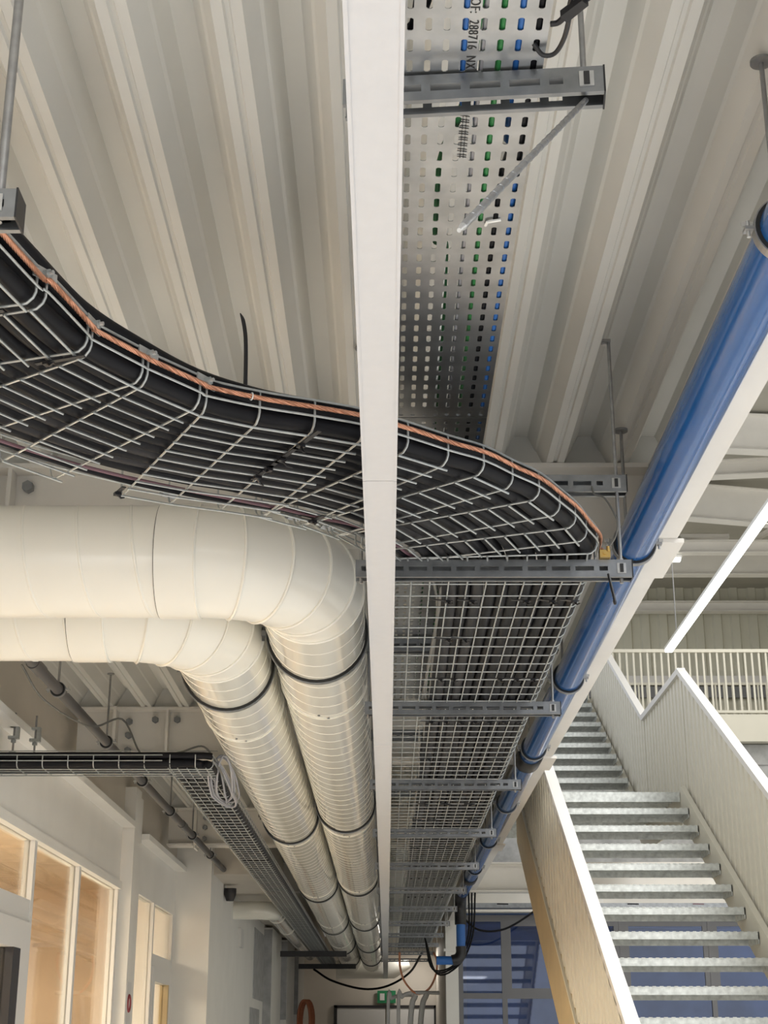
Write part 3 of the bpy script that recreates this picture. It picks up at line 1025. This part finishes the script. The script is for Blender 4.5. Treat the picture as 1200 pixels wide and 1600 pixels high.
# nearest upper rail, slightly askew, with the cut stud hanging from it
rail('nearest slotted rail across the perforated tray at the picture top', -.06, .299, 1.762, UP + .006, 'upper slotted rails', (.276,), rotz=-.085)
hanger('thin vertical rod holding the rail end at the picture top', .275, 1.758, UP + .02, 1.70, 'rods on the right rail ends')
B_END = Vector((.0682, 1.2301, z(.7185)))
t = thing('slanted_stud', 'bright threaded stud hanging askew from the topmost rail end', 'stud', (.278, 1.80, z(UP)))
a, b = Vector((.275, 1.752, z(UP) + .005)), B_END
part('stud', MB().tube([a, b - (b - a) * .02], .0040, 12), M['rod'], t, True)
part('cut_tip', MB().tube([b - (b - a) * .02, b], [.0040, .0022], 12), M['studrod'], t, True)
d = (b - a).normalized()
for i in range(22):
    c = a + (b - a) * (.03 + .94 * i / 22)
    part('thread_ring', MB().torus(c, d + Vector((.12, 0, .1)), .0040, .00045, 16, 4), M['strut'], t, True)
# rail end and rod at the left edge of the picture
rail('short slotted rail end with black cap at the left picture edge', -1.15, -.469, 1.652, .985, 'slotted rails under the mesh tray', (-.495,))
hanger('thick threaded rod at the left picture edge holding a rail', -.496, 1.674, .99, 1.598, 'rods on the left rail ends', r=.0062)


# ---- wire mesh trays
WR = .0023


def cross_wire(o, i, zz, hgt=.058, r=WR):
    """transverse wire bent up on both sides"""
    o, i = Vector((o[0], o[1], 0)), Vector((i[0], i[1], 0))
    d = (i - o).normalized()
    pts = [o + Vector((0, 0, zz + hgt)), o + Vector((0, 0, zz + .018)), o + d * .004 + Vector((0, 0, zz + .009)), o + d * .014 + Vector((0, 0, zz + .001)), o + d * .022 + Vector((0, 0, zz)),
           i - d * .022 + Vector((0, 0, zz)), i - d * .014 + Vector((0, 0, zz + .001)), i - d * .004 + Vector((0, 0, zz + .009)), i + Vector((0, 0, zz + .018)), i + Vector((0, 0, zz + hgt))]
    return MB().tube(pts, r, 6)


MZ = z(1.053)
CT = thing('curved_mesh_tray', 'curved galvanised wire mesh tray sweeping left with black cables and a copper conductor', 'cable tray', (-.2, 2.7, MZ), 'galvanised mesh trays')
MODS = [([(-.66, 1.47), (-.627, 1.60), (-.594, 1.73), (-.561, 1.87), (-.528, 2.014)], (-.973, .23)),
        ([(-.517, 2.031), (-.482, 2.179)], (-.955, .30)), ([(-.478, 2.195), (-.411, 2.296)], (-.82, .57)),
        ([(-.404, 2.307), (-.327, 2.403)], (-.68, .73)), ([(-.317, 2.418), (-.227, 2.468), (-.130, 2.508), (-.042, 2.549)], (-.45, .893)),
        ([(.041, 2.609), (.119, 2.674)], None), ([(.191, 2.728), (.253, 2.803)], None), ([(.313, 2.873), (.365, 2.967)], None),
        ([(.408, 3.049), (.443, 3.140)], None), ([(.478, 3.231), (.487, 3.335)], (-.997, .08))]
OUT, INN, spans, pairs = [], [], [], []
for pts, nn in MODS:
    if nn is None:
        e = Vector((pts[-1][0] - pts[0][0], pts[-1][1] - pts[0][1])).normalized()
        nn = (-e.y, e.x)
    if OUT:
        pairs.append(len(OUT) - 1)
    spans.append((len(OUT), len(OUT) + len(pts) - 1))
    for p in pts:
        OUT.append(p)
        INN.append((p[0] + .497 * nn[0], p[1] + .497 * nn[1]))
NS = len(OUT)
for k in range(NS):
    part('cross_wire', cross_wire(OUT[k], INN[k], MZ), M['galv'], CT, True)
# smoothed centre lines for whatever follows the whole curve
SIN = []
for k in range(NS):
    w = [INN[min(max(j, 0), NS - 1)] for j in range(k - 2, k + 3)]
    SIN.append((sum(q[0] for q in w) / 5, sum(q[1] for q in w) / 5))
SIN[0], SIN[1], SIN[-1] = INN[0], INN[1], INN[-1]


def raw(k, u):
    return Vector((OUT[k][0] * (1 - u) + INN[k][0] * u, OUT[k][1] * (1 - u) + INN[k][1] * u, 0))


def at(k, u):
    return Vector((OUT[k][0] * (1 - u) + SIN[k][0] * u, OUT[k][1] * (1 - u) + SIN[k][1] * u, 0))


NL = 11
for (a, b) in spans:
    for j in range(NL):
        u = (.022 + j * (.5 - .044) / (NL - 1)) / .5
        pts = [raw(k, u) + Vector((0, 0, MZ - 2 * WR + .0006)) for k in range(a, b + 1)]
        pts[0] -= (pts[1] - pts[0]).normalized() * .006
        pts[-1] += (pts[-1] - pts[-2]).normalized() * .016
        part('long_wire', MB().tube(pts, WR, 6), M['galv'], CT, True)
for u, off in ((0, -.0045), (1, .0045)):
    for hh in (.026, .057):
        pts = []
        for k in range(NS):
            p = at(k, u)
            q = at(k, 1 - u)
            dd = (p - q).normalized()
            pts.append(p + dd * .004 + Vector((0, 0, MZ + hh)))
        part('side_wire', MB().tube(smooth_path(pts, 3), WR, 6), M['galv'], CT, True)
# splice clamps with nuts where the mesh was cut on the outer side
for k in pairs[:4]:
    p = (at(k, 0) + at(k + 1, 0)) / 2
    dd = (at(k + 1, 0) - at(k, 0)).normalized()
    nn = Vector((dd.y, -dd.x, 0))
    q = p + nn * .004 + Vector((0, 0, MZ + .050))
    cl = part('splice_clamp', MB().hexa([tuple(q + dd * s * .024 + nn * w + Vector((0, 0, h))) for h in (-.010, .010) for s, w in ((-1, 0), (1, 0), (1, .003), (-1, .003))]), M['studrod'], CT)
    part('nut', MB().tube([q + nn * .002, q + nn * .012], .0075, 6), M['galv'], cl)
    part('bolt', MB().tube([q + nn * .012, q + nn * .019], .0035, 8), M['studrod'], cl)
for k in (12, 14, 16, 18):
    p = raw(k, 1)
    dd = (raw(k, 1) - raw(k, 0)).normalized()
    part('splice_clamp', MB().tube([p + dd * .004 + Vector((-.012, -.01, MZ + .03)), p + dd * .004 + Vector((.012, .01, MZ + .03))], .011, 6), M['strut'], CT)


def straight_mesh(label, x0, x1, y0, y1, zz, nl, group, pitch=.1, r=WR, hgt=.058):
    t = thing('straight_mesh_tray', label, 'cable tray', ((x0 + x1) / 2, y0, zz), group)
    src = None
    n = int(round((y1 - y0) / pitch))
    me = cross_wire((x1, 0), (x0, 0), 0, hgt, r).mesh('cross_wire', M['galv'], True, (t.location.x, 0, 0))
    for k in range(n):
        o = bpy.data.objects.new('cross_wire', me)
        COL.objects.link(o)
        o.parent = t
        o.location = (0, pitch * (k + .5) + (0), 0)
    lm = MB().tube([(0, 0, 0), (0, y1 - y0 - .004, 0)], r, 6).mesh('long_wire', M['galv'], True)
    xs = [x0 + .022 + (x1 - x0 - .044) * j / (nl - 1) for j in range(nl)]
    pos = [(x, -2 * r + .0006) for x in xs] + [(x0 - 2 * r + .0006, .026), (x1 + 2 * r - .0006, .026), (x0 - 2 * r + .0006, hgt - .002), (x1 + 2 * r - .0006, hgt - .002)]
    for (x, h) in pos:
        o = bpy.data.objects.new('long_wire', lm)
        COL.objects.link(o)
        o.parent = t
        o.location = (x - t.location.x, 0, h)
    return t


ST_Y = [3.42, 6.3, 9.3, 12.3, 15.3, 18.3]
for i, (a, b) in enumerate(zip(ST_Y[:-1], ST_Y[1:])):
    straight_mesh('%s straight length of wide wire mesh tray, counted from the viewer' % ORD[i], -.008, .489, a, b, MZ, 11, 'straight mesh tray lengths', r=.0019)
# splice hooks near the start
for x in (.055, .065, .385, .395):
    pass

# ---- black power cables in the mesh tray
CR = .0158
NC = 12
for i in range(NC):
    u = .045 + i * .0655
    pts = []
    rr = random.Random(i)
    ug = u
    for k in range(NS):
        w = ug + .006 * math.sin(k * .6 + i)
        p = at(k, w)
        pts.append((p.x, p.y, MZ + WR + CR + .001 + .003 * rr.random()))
    xs = .489 - .497 * min(u * (.93 if i < 11 else .9), .95)
    for y in [3.6 + .55 * k for k in range(27)]:
        pts.append((xs + .003 * math.sin(y * 2.1 + i), y, MZ + WR + CR + .001 + .002 * rr.random()))
    m = M['cable'] if i not in (8, 10) else M['cableg']
    single('power_cable', MB().tube(smooth_path(pts, 4, .085), CR, 10), m,
           'black power cable in the curved mesh tray, %s from the copper conductor' % ORD[i], 'cable', 'black power cables in the mesh tray', True)
# second layer lying on the first
for i in range(5):
    u = .06 + i * .15
    pts = []
    for k in range(NS):
        p = at(k, min(u + .01 * math.sin(k * .5 + 2 * i), .93))
        pts.append((p.x, p.y, MZ + WR + 3 * CR - .002))
    xs = .489 - .497 * u * .85
    for y in [3.6 + .8 * k for k in range(19)]:
        pts.append((xs, y, MZ + WR + 3 * CR - .002))
    single('power_cable', MB().tube(smooth_path(pts, 4, .085), CR, 8), M['cable'],
           'black power cable of the upper layer in the mesh tray, %s from the copper side' % ORD[i], 'cable', 'upper black power cables', True)
# the outermost thick cable that rises above the tray edge on the left
pts = []
for k in range(NS):
    p = at(k, 0.035)
    lift = .048 + .03 * max(0, min(1, (13 - k) / 8))
    pts.append((p.x, p.y, MZ + lift))
single('thick_cable', MB().tube(smooth_path(pts, 6, .085), .019, 12), M['cable'], 'thick black cable rising above the outer edge of the curved mesh tray', 'cable', None, True)
# slim cables along the inner edge
for nm, uu, rad, m, dz, lab in (('maroon_cable', .86, .0038, M['pink'], .007, 'slim maroon cable near the inner edge of the curved mesh tray'),
                               ('grey_cable', .91, .0035, M['cablem'], .006, 'thin grey cable along the inner edge of the curved mesh tray'),
                               ('slim_black_cable', .885, .006, M['cable'], .008, 'slim black cable beside the maroon one in the curved mesh tray')):
    pts = [tuple(at(k, uu + .012 * math.sin(k * .7 + rad * 900) if k < 18 else uu - .03) + Vector((0, 0, MZ + WR + dz))) for k in range(NS - 2)]
    pts += [(.489 - .497 * (uu - .16), 3.5, MZ + .012), (.489 - .497 * (uu - .2), 4.2, MZ + .012), (.489 - .497 * (uu - .2), 6.2, MZ + .012)]
    single(nm, MB().tube(smooth_path(pts, 4), rad, 8), m, lab, 'cable', None, True)
# pale cables between the mesh wires of the straight run
for i in range(4):
    x = .125 + .009 * i
    pts = [(x + .010 * math.sin(2.2 * y + i), y, MZ + WR + .006 + .002 * i) for y in [3.45 + .35 * k for k in range(22)]]
    single('pale_cable', MB().tube(smooth_path(pts, 3), .004, 6), M['cablem'], '%s thin pale cable from the left in the straight mesh tray' % ORD[i], 'cable', 'thin pale cables', True)

# ---- stranded bare copper conductor along the outer side wall
path = []
for k in range(NS):
    p = at(k, 0)
    dd = (at(k, 0) - at(k, 1)).normalized()
    path.append(p + dd * .0095 + Vector((0, 0, MZ + .041)))
path.append(Vector((.495, 3.262, MZ + .020)))
path = smooth_path(path, 10)
t = thing('copper_conductor', 'bare stranded copper earth conductor clipped along the curved mesh tray', 'conductor', tuple(path[0]))
L = 0
acc = [0]
for a, b in zip(path[:-1], path[1:]):
    L += (b - a).length
    acc.append(L)
fine = []
n = int(L / .006)
j = 0
for q in range(n):
    s = q * .006
    while acc[j + 1] < s:
        j += 1
    f = (s - acc[j]) / max(acc[j + 1] - acc[j], 1e-6)
    fine.append(path[j].lerp(path[j + 1], f))
for st in range(6):
    pts = []
    for q, p in enumerate(fine):
        tdir = (fine[min(q + 1, n - 1)] - fine[max(q - 1, 0)]).normalized()
        s1 = Vector((0, 0, 1)) - tdir * tdir.z
        s1.normalize()
        s2 = tdir.cross(s1)
        w = 2 * PI * (q * .006 / .055) + st * PI / 3
        pts.append(p + (s1 * math.cos(w) + s2 * math.sin(w)) * .0029)
    part('strand', MB().tube(pts, .0018, 5), M['copper'], t, True)
# brass clamp at its end and thin bonding wire
t = thing('earth_clamp', 'small brass earth clamp on the nearest mesh tray rail', 'clamp', (.497, 3.262, z(1.055)))
part('body', MB().box(.488, .512, 3.255, 3.275, z(1.052), z(1.070)), M['brass'], t)
part('screw', MB().cyl((.500, 3.251, z(1.062)), 'Y', .005, .024, 8).cyl((.507, 3.256, z(1.066)), 'Z', .004, .012, 8), M['brass'], t)
single('bonding_wire', MB().tube(smooth_path([(.505, 3.262, z(1.072)), (.525, 3.25, z(1.10)), (.530, 3.25, z(1.14)), (.508, 3.26, z(1.195)), (.485, 3.27, z(1.21)), (.480, 3.275, z(1.232))], 6), .0022, 6), M['cablem'],
       'thin grey bonding wire looping from the brass clamp to the upper rail', 'wire', None, True)


# ---- nylon ties
def tie(label, c, wdir, width, group='black nylon ties on the mesh tray', tail=None):
    """a strap under the cables with its locking head; wdir: direction across the cables"""
    c = Vector(c)
    wdir = Vector(wdir).normalized()
    t = thing('cable_tie', label, 'cable tie', tuple(c), group)
    n = Vector((-wdir.y, wdir.x, 0)).normalized() * .0045
    e = Vector((0, 0, 1))
    a, b = c - wdir * width / 2, c + wdir * width / 2
    part('strap', MB().hexa([a - n - e * .001, b - n - e * .001, b + n - e * .001, a + n - e * .001, a - n + e * .001, b - n + e * .001, b + n + e * .001, a + n + e * .001]), M['black'], t)
    h = c + wdir * (width * .25)
    m = n * 1.5
    part('head', MB().hexa([h - m - wdir * .006 - e * .006, h - m + wdir * .006 - e * .006, h + m + wdir * .006 - e * .006, h + m - wdir * .006 - e * .006,
                            h - m - wdir * .006, h - m + wdir * .006, h + m + wdir * .006, h + m - wdir * .006]), M['black'], t)
    if tail:
        part('tail', MB().tube([h - e * .004, h + Vector(tail) * .5 - e * .006, h + Vector(tail)], [.0028, .0024, .0014], 6), M['black'], t)
    return t


zt = MZ - 2 * WR - .0042
for i, (k, u, w, tl) in enumerate(((4, .20, .10, (.02, -.01, -.012)), (6, .10, .09, (.015, -.02, -.01)), (6, .45, .08, (.02, -.01, -.01)), (13, .06, .10, (.01, -.01, -.02)), (13, .22, .10, (.02, .01, -.015)),
                                   (13, .34, .09, (-.01, -.02, -.012)), (13, .44, .09, (.01, .02, -.012)), (11, .92, .05, (.012, .012, -.006)), (16, .80, .05, (.01, -.012, -.01)))):
    p = at(k, u)
    d = at(k, 1) - at(k, 0)
    tie('%s black tie beneath the curved mesh tray, counted from the left' % ORD[i], (p.x, p.y, zt), d, w, tail=tl)
tn = 0
for row, (y, xsr) in enumerate(((3.58, (.14, .20, .335, .40, .455)), (3.95, (.155, .20)), (4.42, (.15, .19, .33, .38, .43)), (5.05, (.14, .19, .24, .29, .34, .39, .44)), (5.75, (.15, .43)), (6.9, (.17, .27, .38)),
                                (7.4, (.15, .22, .42)), (8.5, (.16, .25, .35, .43)), (10.1, (.15, .2, .25, .3, .35, .4)), (11.4, (.15, .2, .25, .3, .35, .4)))):
    for q, x in enumerate(xsr):
        tie('%s black tie from the left in tie row %s of the straight mesh tray' % (ORD[q], ['one', 'two', 'three', 'four', 'five', 'six', 'seven', 'eight', 'nine', 'ten'][row]),
            (x, y, zt), (1, .25, 0), .05, 'black ties on the straight mesh tray', (.012, -.018, -.012) if row < 5 else None)
# ties and tails standing free
single('tie_tail', MB().tube(smooth_path([(-0.2570, 2.50, z(1.115)), (-0.2590, 2.50, z(1.22)), (-0.2645, 2.50, z(1.265)), (-0.2715, 2.50, z(1.285))], 5), [.0042] * 11 + [.004, .0034, .0028, .002, .001], 6), M['black'],
       'long black tie tail standing up behind the curved mesh tray', 'cable tie', None, True)
single('tie_tail', MB().tube(smooth_path([(.505, 3.255, z(1.012)), (.509, 3.252, z(.985)), (.514, 3.25, z(.955)), (.516, 3.25, z(.938))], 4), [.0035] * 10 + [.0042, .0042, .003], 6), M['black'],
       'black tie tail hanging below the nearest mesh tray rail end', 'cable tie', None, True)
t = thing('tie_pair', 'two crossed black cable ties beside the perforated tray at the picture top', 'cable tie', (.24, 1.675, z(1.28)))
part('loop', MB().tube(smooth_path([(.199, 1.690, z(1.274)), (.212, 1.700, z(1.263)), (.228, 1.695, z(1.262)), (.238, 1.670, z(1.268)), (.241, 1.635, z(1.275)), (.240, 1.610, z(1.28)), (.252, 1.565, z(1.29)), (.262, 1.515, z(1.30))], 5), .0033, 8), M['black'], t, True)
part('strap', MB().tube(smooth_path([(.217, 1.647, z(1.272)), (.228, 1.643, z(1.272)), (.240, 1.623, z(1.274)), (.262, 1.600, z(1.277))], 4), .0042, 6), M['black'], t, True)
part('head', MB().hexa([(.228, 1.627, z(1.268)), (.252, 1.595, z(1.268)), (.262, 1.605, z(1.268)), (.238, 1.640, z(1.268)), (.228, 1.627, z(1.278)), (.252, 1.595, z(1.278)), (.262, 1.605, z(1.278)), (.238, 1.640, z(1.278))]), M['black'], t)
zx, zy = .163, 2.145
single('zip_scrap', MB().tube([(zx, zy + .012, z(PZ) - .003), (zx + .002, zy, z(PZ) - .004), (zx + .010, zy - .003, z(PZ) - .004), (zx + .024, zy - .004, z(PZ) - .002)], .0028, 6),
       M['whitec'], 'small white plastic clip end poking through the perforated tray', 'clip')
single('copper_clip', MB().torus(tuple(fine[int(len(fine) * .47)]), (fine[int(len(fine) * .47) + 1] - fine[int(len(fine) * .47)]), .0065, .0012, 20, 6), M['whitec'], 'small clear tie around the copper conductor right of the third splice', 'cable tie')

# ---- small mesh tray on the left: a run from the wall and a run into the distance
SZ = z(1.03)
a = straight_mesh('first length of the narrow mesh tray left of the ducts', -.877, -.685, 5.86, 9.0, SZ, 5, 'narrow mesh tray lengths', r=.0022, hgt=.05)
for i, (p, q) in enumerate(((9.0, 12.0), (12.0, 15.0), (15.0, 18.0), (18.0, 21.0))):
    straight_mesh('%s length of the narrow mesh tray left of the ducts' % ORD[i + 1], -.877, -.685, p, q, SZ, 5, 'narrow mesh tray lengths', r=.0022, hgt=.05)
t = thing('branch_mesh_tray', 'narrow mesh tray crossing level from the left wall with black cables', 'cable tray', (-1.2, 5.85, SZ))
r = .0022
x = -1.55
while x < -.72:
    part('cross_wire', cross_wire((x, 5.86), (x, 6.05), SZ, .05, r), M['galv'], t, True)
    x += .1
for yy, hh in ((5.882, -2 * r), (5.93, -2 * r), (5.98, -2 * r), (6.03, -2 * r), (5.857, .026), (5.857, .048), (6.053, .026), (6.053, .10)):
    part('long_wire', MB().tube([(-1.58, yy, SZ + hh), (-.88 if yy < 5.86 else -.685, yy, SZ + hh)], r, 6), M['galv'], t, True)
for i in range(5):
    yy = 5.877 + .036 * i
    xe = -.70 - .036 * i
    single('branch_cable', MB().tube(smooth_path([(-1.58, yy, SZ + .019), (-1.2, yy, SZ + .019), (xe - .10, yy, SZ + .019), (xe - .03, yy + .03, SZ + .019), (xe, yy + .10, SZ + .019), (xe, 6.6, SZ + .019), (xe, 9, SZ + .019), (xe, 14, SZ + .019), (xe, 21, SZ + .019)], 6), .0168, 10),
           M['cable'], 'black cable in the narrow left mesh tray, %s from its outer side' % ORD[i], 'cable', 'cables in the narrow left tray', True)
single('branch_cable', MB().tube([(-1.58, 5.873, SZ + .048), (-.72, 5.873, SZ + .048), (-.69, 5.89, SZ + .048)], .014, 10), M['cable'], 'upper black cable along the near side of the narrow left tray', 'cable', 'cables in the narrow left tray', True)
# coil of grey cable hung over the corner
t = thing('cable_coil', 'loose coil of grey cable hanging over the corner of the narrow tray', 'cable coil', (-.68, 5.95, SZ))
for i in range(6):
    w = random.Random(40 + i)
    ox, oy, R = -.67 + w.uniform(-.02, .02), 6.0 + w.uniform(-.05, .05), w.uniform(.035, .055)
    pts = []
    for q in range(33):
        an = 2 * PI * q / 32
        pts.append((ox + R * math.sin(an) + .02 * math.sin(an + i), oy + .22 * (1 - math.cos(an)) + w.uniform(-.004, .004), SZ - .012 - .0055 * i + .085 * max(0, math.cos(an)) - .03 * (1 - math.cos(an)) * .5))
    part('loop', MB().tube(pts, .0042, 6), M['cablel'], t, True)
single('loose_cable', MB().tube(smooth_path([(-1.36, 5.45, z(1.34)), (-1.30, 5.6, z(1.24)), (-1.18, 5.9, z(1.20)), (-1.08, 6.05, z(1.26)), (-.98, 5.95, z(1.10)), (-.90, 5.9, z(1.085)), (-.82, 5.92, z(1.10)), (-.74, 5.95, z(1.13)), (-.70, 5.98, z(1.10)), (-.66, 6.05, z(1.03))], 6), .0042, 6), M['cablem'],
       'loose dark cable swinging from the conduit to the narrow tray corner', 'cable', None, True)

# ---- dark conduit with clamps on rods
QX, QH = -1.255, 1.285
t = thing('dark_conduit', 'dark grey conduit running along the left wall beneath the deck', 'pipe', (QX, 5, z(QH)))
part('pipe', MB().tube([(QX, 4.6, z(QH)), (QX, 13.0, z(QH))], .021, 20), M['conduit'], t, True)
for y in (5.25, 9.35):
    part('coupling', MB().tube([(QX, y - .07, z(QH)), (QX, y + .07, z(QH))], .0245, 20), M['conduit'], t, True)
for i in range(7):
    y = 5.62 + 1.05 * i
    c = thing('conduit_clamp', '%s small clamp and rod holding the dark conduit' % ORD[i], 'clamp', (QX, y, z(QH)), 'dark conduit clamps')
    part('rubber_ring', MB().band((QX, y, z(QH)), (0, 1, 0), .021, .028, .022, 28), M['rubber'], c)
    part('steel_ring', MB().band((QX, y, z(QH)), (0, 1, 0), .0282, .030, .018, 28), M['rod'], c)
    for s in (-1, 1):
        part('ear', MB().box(QX + s * .030, QX + s * .045, y - .008, y + .008, z(QH) - .003, z(QH) + .003).cyl((QX + s * .038, y, z(QH) - .012), 'Z', .003, .026, 6), M['studrod'], c)
    part('rod', MB().cyl((QX, y, z(QH) + .03), 'Z', .0045, DECK - QH - .03, 8), M['rod'], c)
    part('plate', MB().cyl((QX, y, z(DECK) - .005), 'Z', .016, .005, 12), M['rod'], c)
# beam clamps with rods at the left edge
for i, (x, y) in enumerate(((-1.545, 6.16), (-1.47, 6.22))):
    c = thing('beam_clamp', ('left beam clamp with stacked jaws on the fascia beam edge', 'right beam clamp with a short stud near the fascia beam edge')[i], 'clamp', (x, y, z(1.18)), 'beam clamps')
    part('jaw', MB().box(x - .022, x + .022, y - .012, y + .012, z(1.20), z(1.212)).box(x + .008, x + .022, y - .012, y + .012, z(1.212), z(1.25)).box(x - .016, x + .022, y - .012, y + .012, z(1.25), z(1.26)), M['galv'], c)
    part('stud', MB().cyl((x, y, z(1.10)), 'Z', .0045, .21, 8), M['rod'], c)
    part('nut', MB().cyl((x, y, z(1.185)), 'Z', .011, .012, 6).cyl((x, y, z(1.13)), 'Z', .016, .016, 6), M['galv'], c)

# ---- pale pipe leaving the corridor wall
t = thing('wall_pipe', 'pale insulated pipe leaving the corridor wall and turning away beside the tray', 'pipe', (-1.3, 13.4, z(1.115)))
part('pipe', MB().tube(smooth_path([(-1.40, 13.45, z(1.115)), (-1.25, 13.45, z(1.115)), (-1.12, 13.45, z(1.115)), (-1.03, 13.49, z(1.115)), (-.985, 13.60, z(1.115)), (-.985, 13.75, z(1.115)), (-.985, 15.5, z(1.115)), (-.985, 18, z(1.115)), (-.985, 20, z(1.115))], 6), .078, 24), M['duct'], t, True)
for y in (13.85, 15.3):
    part('joint_ring', MB().band((-.985, y, z(1.115)), (0, 1, 0), .0785, .083, .03, 32), M['ducte'], t, True)
for i, (y, x0, x1) in enumerate(((17.6, -1.2, -.45), (20.4, -1.15, -.4))):
    single('black_bar', MB().box(x0, x1, y, y + .05, z(.955), z(1.010)).box(x0, x1, y + .003, y + .047, z(1.010), z(1.016)), M['dark'],
           ('nearer', 'farther')[i] + ' black support bar under the narrow tray by the corridor wall', 'rail', 'black support bars')
single('camera_dome', MB().tube([(-1.28, 12.6, z(1.22)), (-1.28, 12.6, z(1.17)), (-1.28, 12.6, z(1.12))], [.05, .05, .03], 20), M['dark'], 'small dark camera below the bulkhead beside the conduit end', 'camera', None, True)

# ---- details at the end of the corridor
single('loose_black_cable', MB().tube(smooth_path([(-.95, 20.42, z(.95)), (-.7, 20.3, z(.80)), (-.3, 20.3, z(.70)), (.02, 20.3, z(.74)), (.3, 20.2, z(.90)), (.42, 18.28, z(1.045))], 6), .014, 8), M['cable'],
       'loose black cable sagging below the far duct ends', 'cable', None, True)
single('orange_cable', MB().tube(smooth_path([(.15, 18.0, z(1.02)), (.16, 18.2, z(.86)), (.22, 18.3, z(.70)), (.36, 18.4, z(.58)), (.50, 18.4, z(.64)), (.58, 18.3, z(.80)), (.585, 18.2, z(.95)), (.55, 18.1, z(1.02))], 6), .012, 8), M['orange'],
       'orange cable hanging in a loop before the end wall', 'cable', None, True)
t = thing('white_pipe_frame', 'bent white pipes standing before the double door', 'pipe', (.2, 18.5, 0))
for q, pts in enumerate(([(.02, 18.5, 0), (.02, 18.5, z(.45)), (.06, 18.5, z(.53)), (.16, 18.5, z(.565)), (.3, 18.5, z(.57))], [(.14, 18.4, 0), (.14, 18.4, z(.45)), (.18, 18.4, z(.54)), (.28, 18.4, z(.59)), (.62, 18.4, z(.59))],
                         [(.34, 18.4, z(.57)), (.28, 18.4, z(.3)), (.2, 18.4, 0.3)], [(.47, 18.4, z(.58)), (.40, 18.4, z(.3)), (.3, 18.4, 0.3)])):
    part('pipe', MB().tube(smooth_path(pts, 5), .022 if q < 2 else .034, 10), M['frame'], t, True)
t = thing('exit_sign', 'small green escape sign above the double door', 'sign', (-.02, 23.9, z(.72)))
part('plate', MB().box(-.14, .14, 23.93, 23.96, z(.62), z(.80)), M['exit'], t)
part('arrow', MB().box(.02, .11, 23.925, 23.93, z(.70), z(.72)).box(-.10, -.03, 23.925, 23.93, z(.66), z(.76)), M['frame'], t)
t = thing('hose_coil', 'rust red cable coil hanging at the end of the left corridor wall', 'cable coil', (-1.1, 19.6, z(.45)))
for i in range(4):
    pts = [(-1.02 + .015 * i + .075 * math.sin(2 * PI * q / 24), 19.5 + .03 * i, z(.30) + .24 * math.cos(2 * PI * q / 24)) for q in range(25)]
    part('loop', MB().tube(pts, .015, 6), M['hose'], t, True)
# drop cables at the far end of the blue pipe
for i in range(3):
    single('drop_cable', MB().tube(smooth_path([(.36, 14.5, z(.95)), (.42 + .02 * i, 14.2, z(.66 - .02 * i)), (.62 + .02 * i, 14.05, z(.70)), (.74 + .02 * i, 14.05, z(.95)), (.75 + .03 * i, 14.05, z(BB))], 6), .008, 8), M['cable'],
           '%s black cable bent around the far drop of the blue pipe' % ORD[i], 'cable', 'black cables at the drop pipe', True)
# cable ladder with cables above the glazing
t = thing('glazing_tray', 'dark cable tray with loose wires above the blue glazing', 'cable tray', (1.5, 16.6, z(1.42)))
part('tray', MB().box(.86, 3.9, 16.55, 16.75, z(1.40), z(1.408)).box(.86, 3.9, 16.55, 16.553, z(1.408), z(1.45)), M['strut'], t)
for i in range(4):
    part('wire', MB().tube(smooth_path([(.86 + .7 * i, 16.58, z(1.42)), (1.2 + .7 * i, 16.56, z(1.44)), (1.7 + .7 * i, 16.57, z(1.42))], 5), .012, 6), M['pink'] if i % 2 else M['cable'], t, True)
single('sagging_wire', MB().tube(smooth_path([(.80, 16.4, z(1.30)), (.98, 16.4, z(1.16)), (1.25, 16.4, z(1.17)), (1.55, 16.4, z(1.34)), (1.6, 16.5, z(1.42))], 6), .011, 8), M['cable'],
       'black wire sagging below the tray over the blue glazing', 'cable', None, True)
# left-hand ladder: sign on the post
t = thing('post_sign', 'small white sign with a red mark on the white post', 'sign', (-1.52, 9.3, z(.3)))
part('plate', MB().box(-1.53, -1.526, 9.24, 9.40, z(.0), z(.36)), M['frame'], t)
part('red_mark', MB().torus((-1.525, 9.32, z(.24)), (1, 0, 0), .045, .008, 20, 6), mat('sign_red', (.35, .06, .07), .5), t)
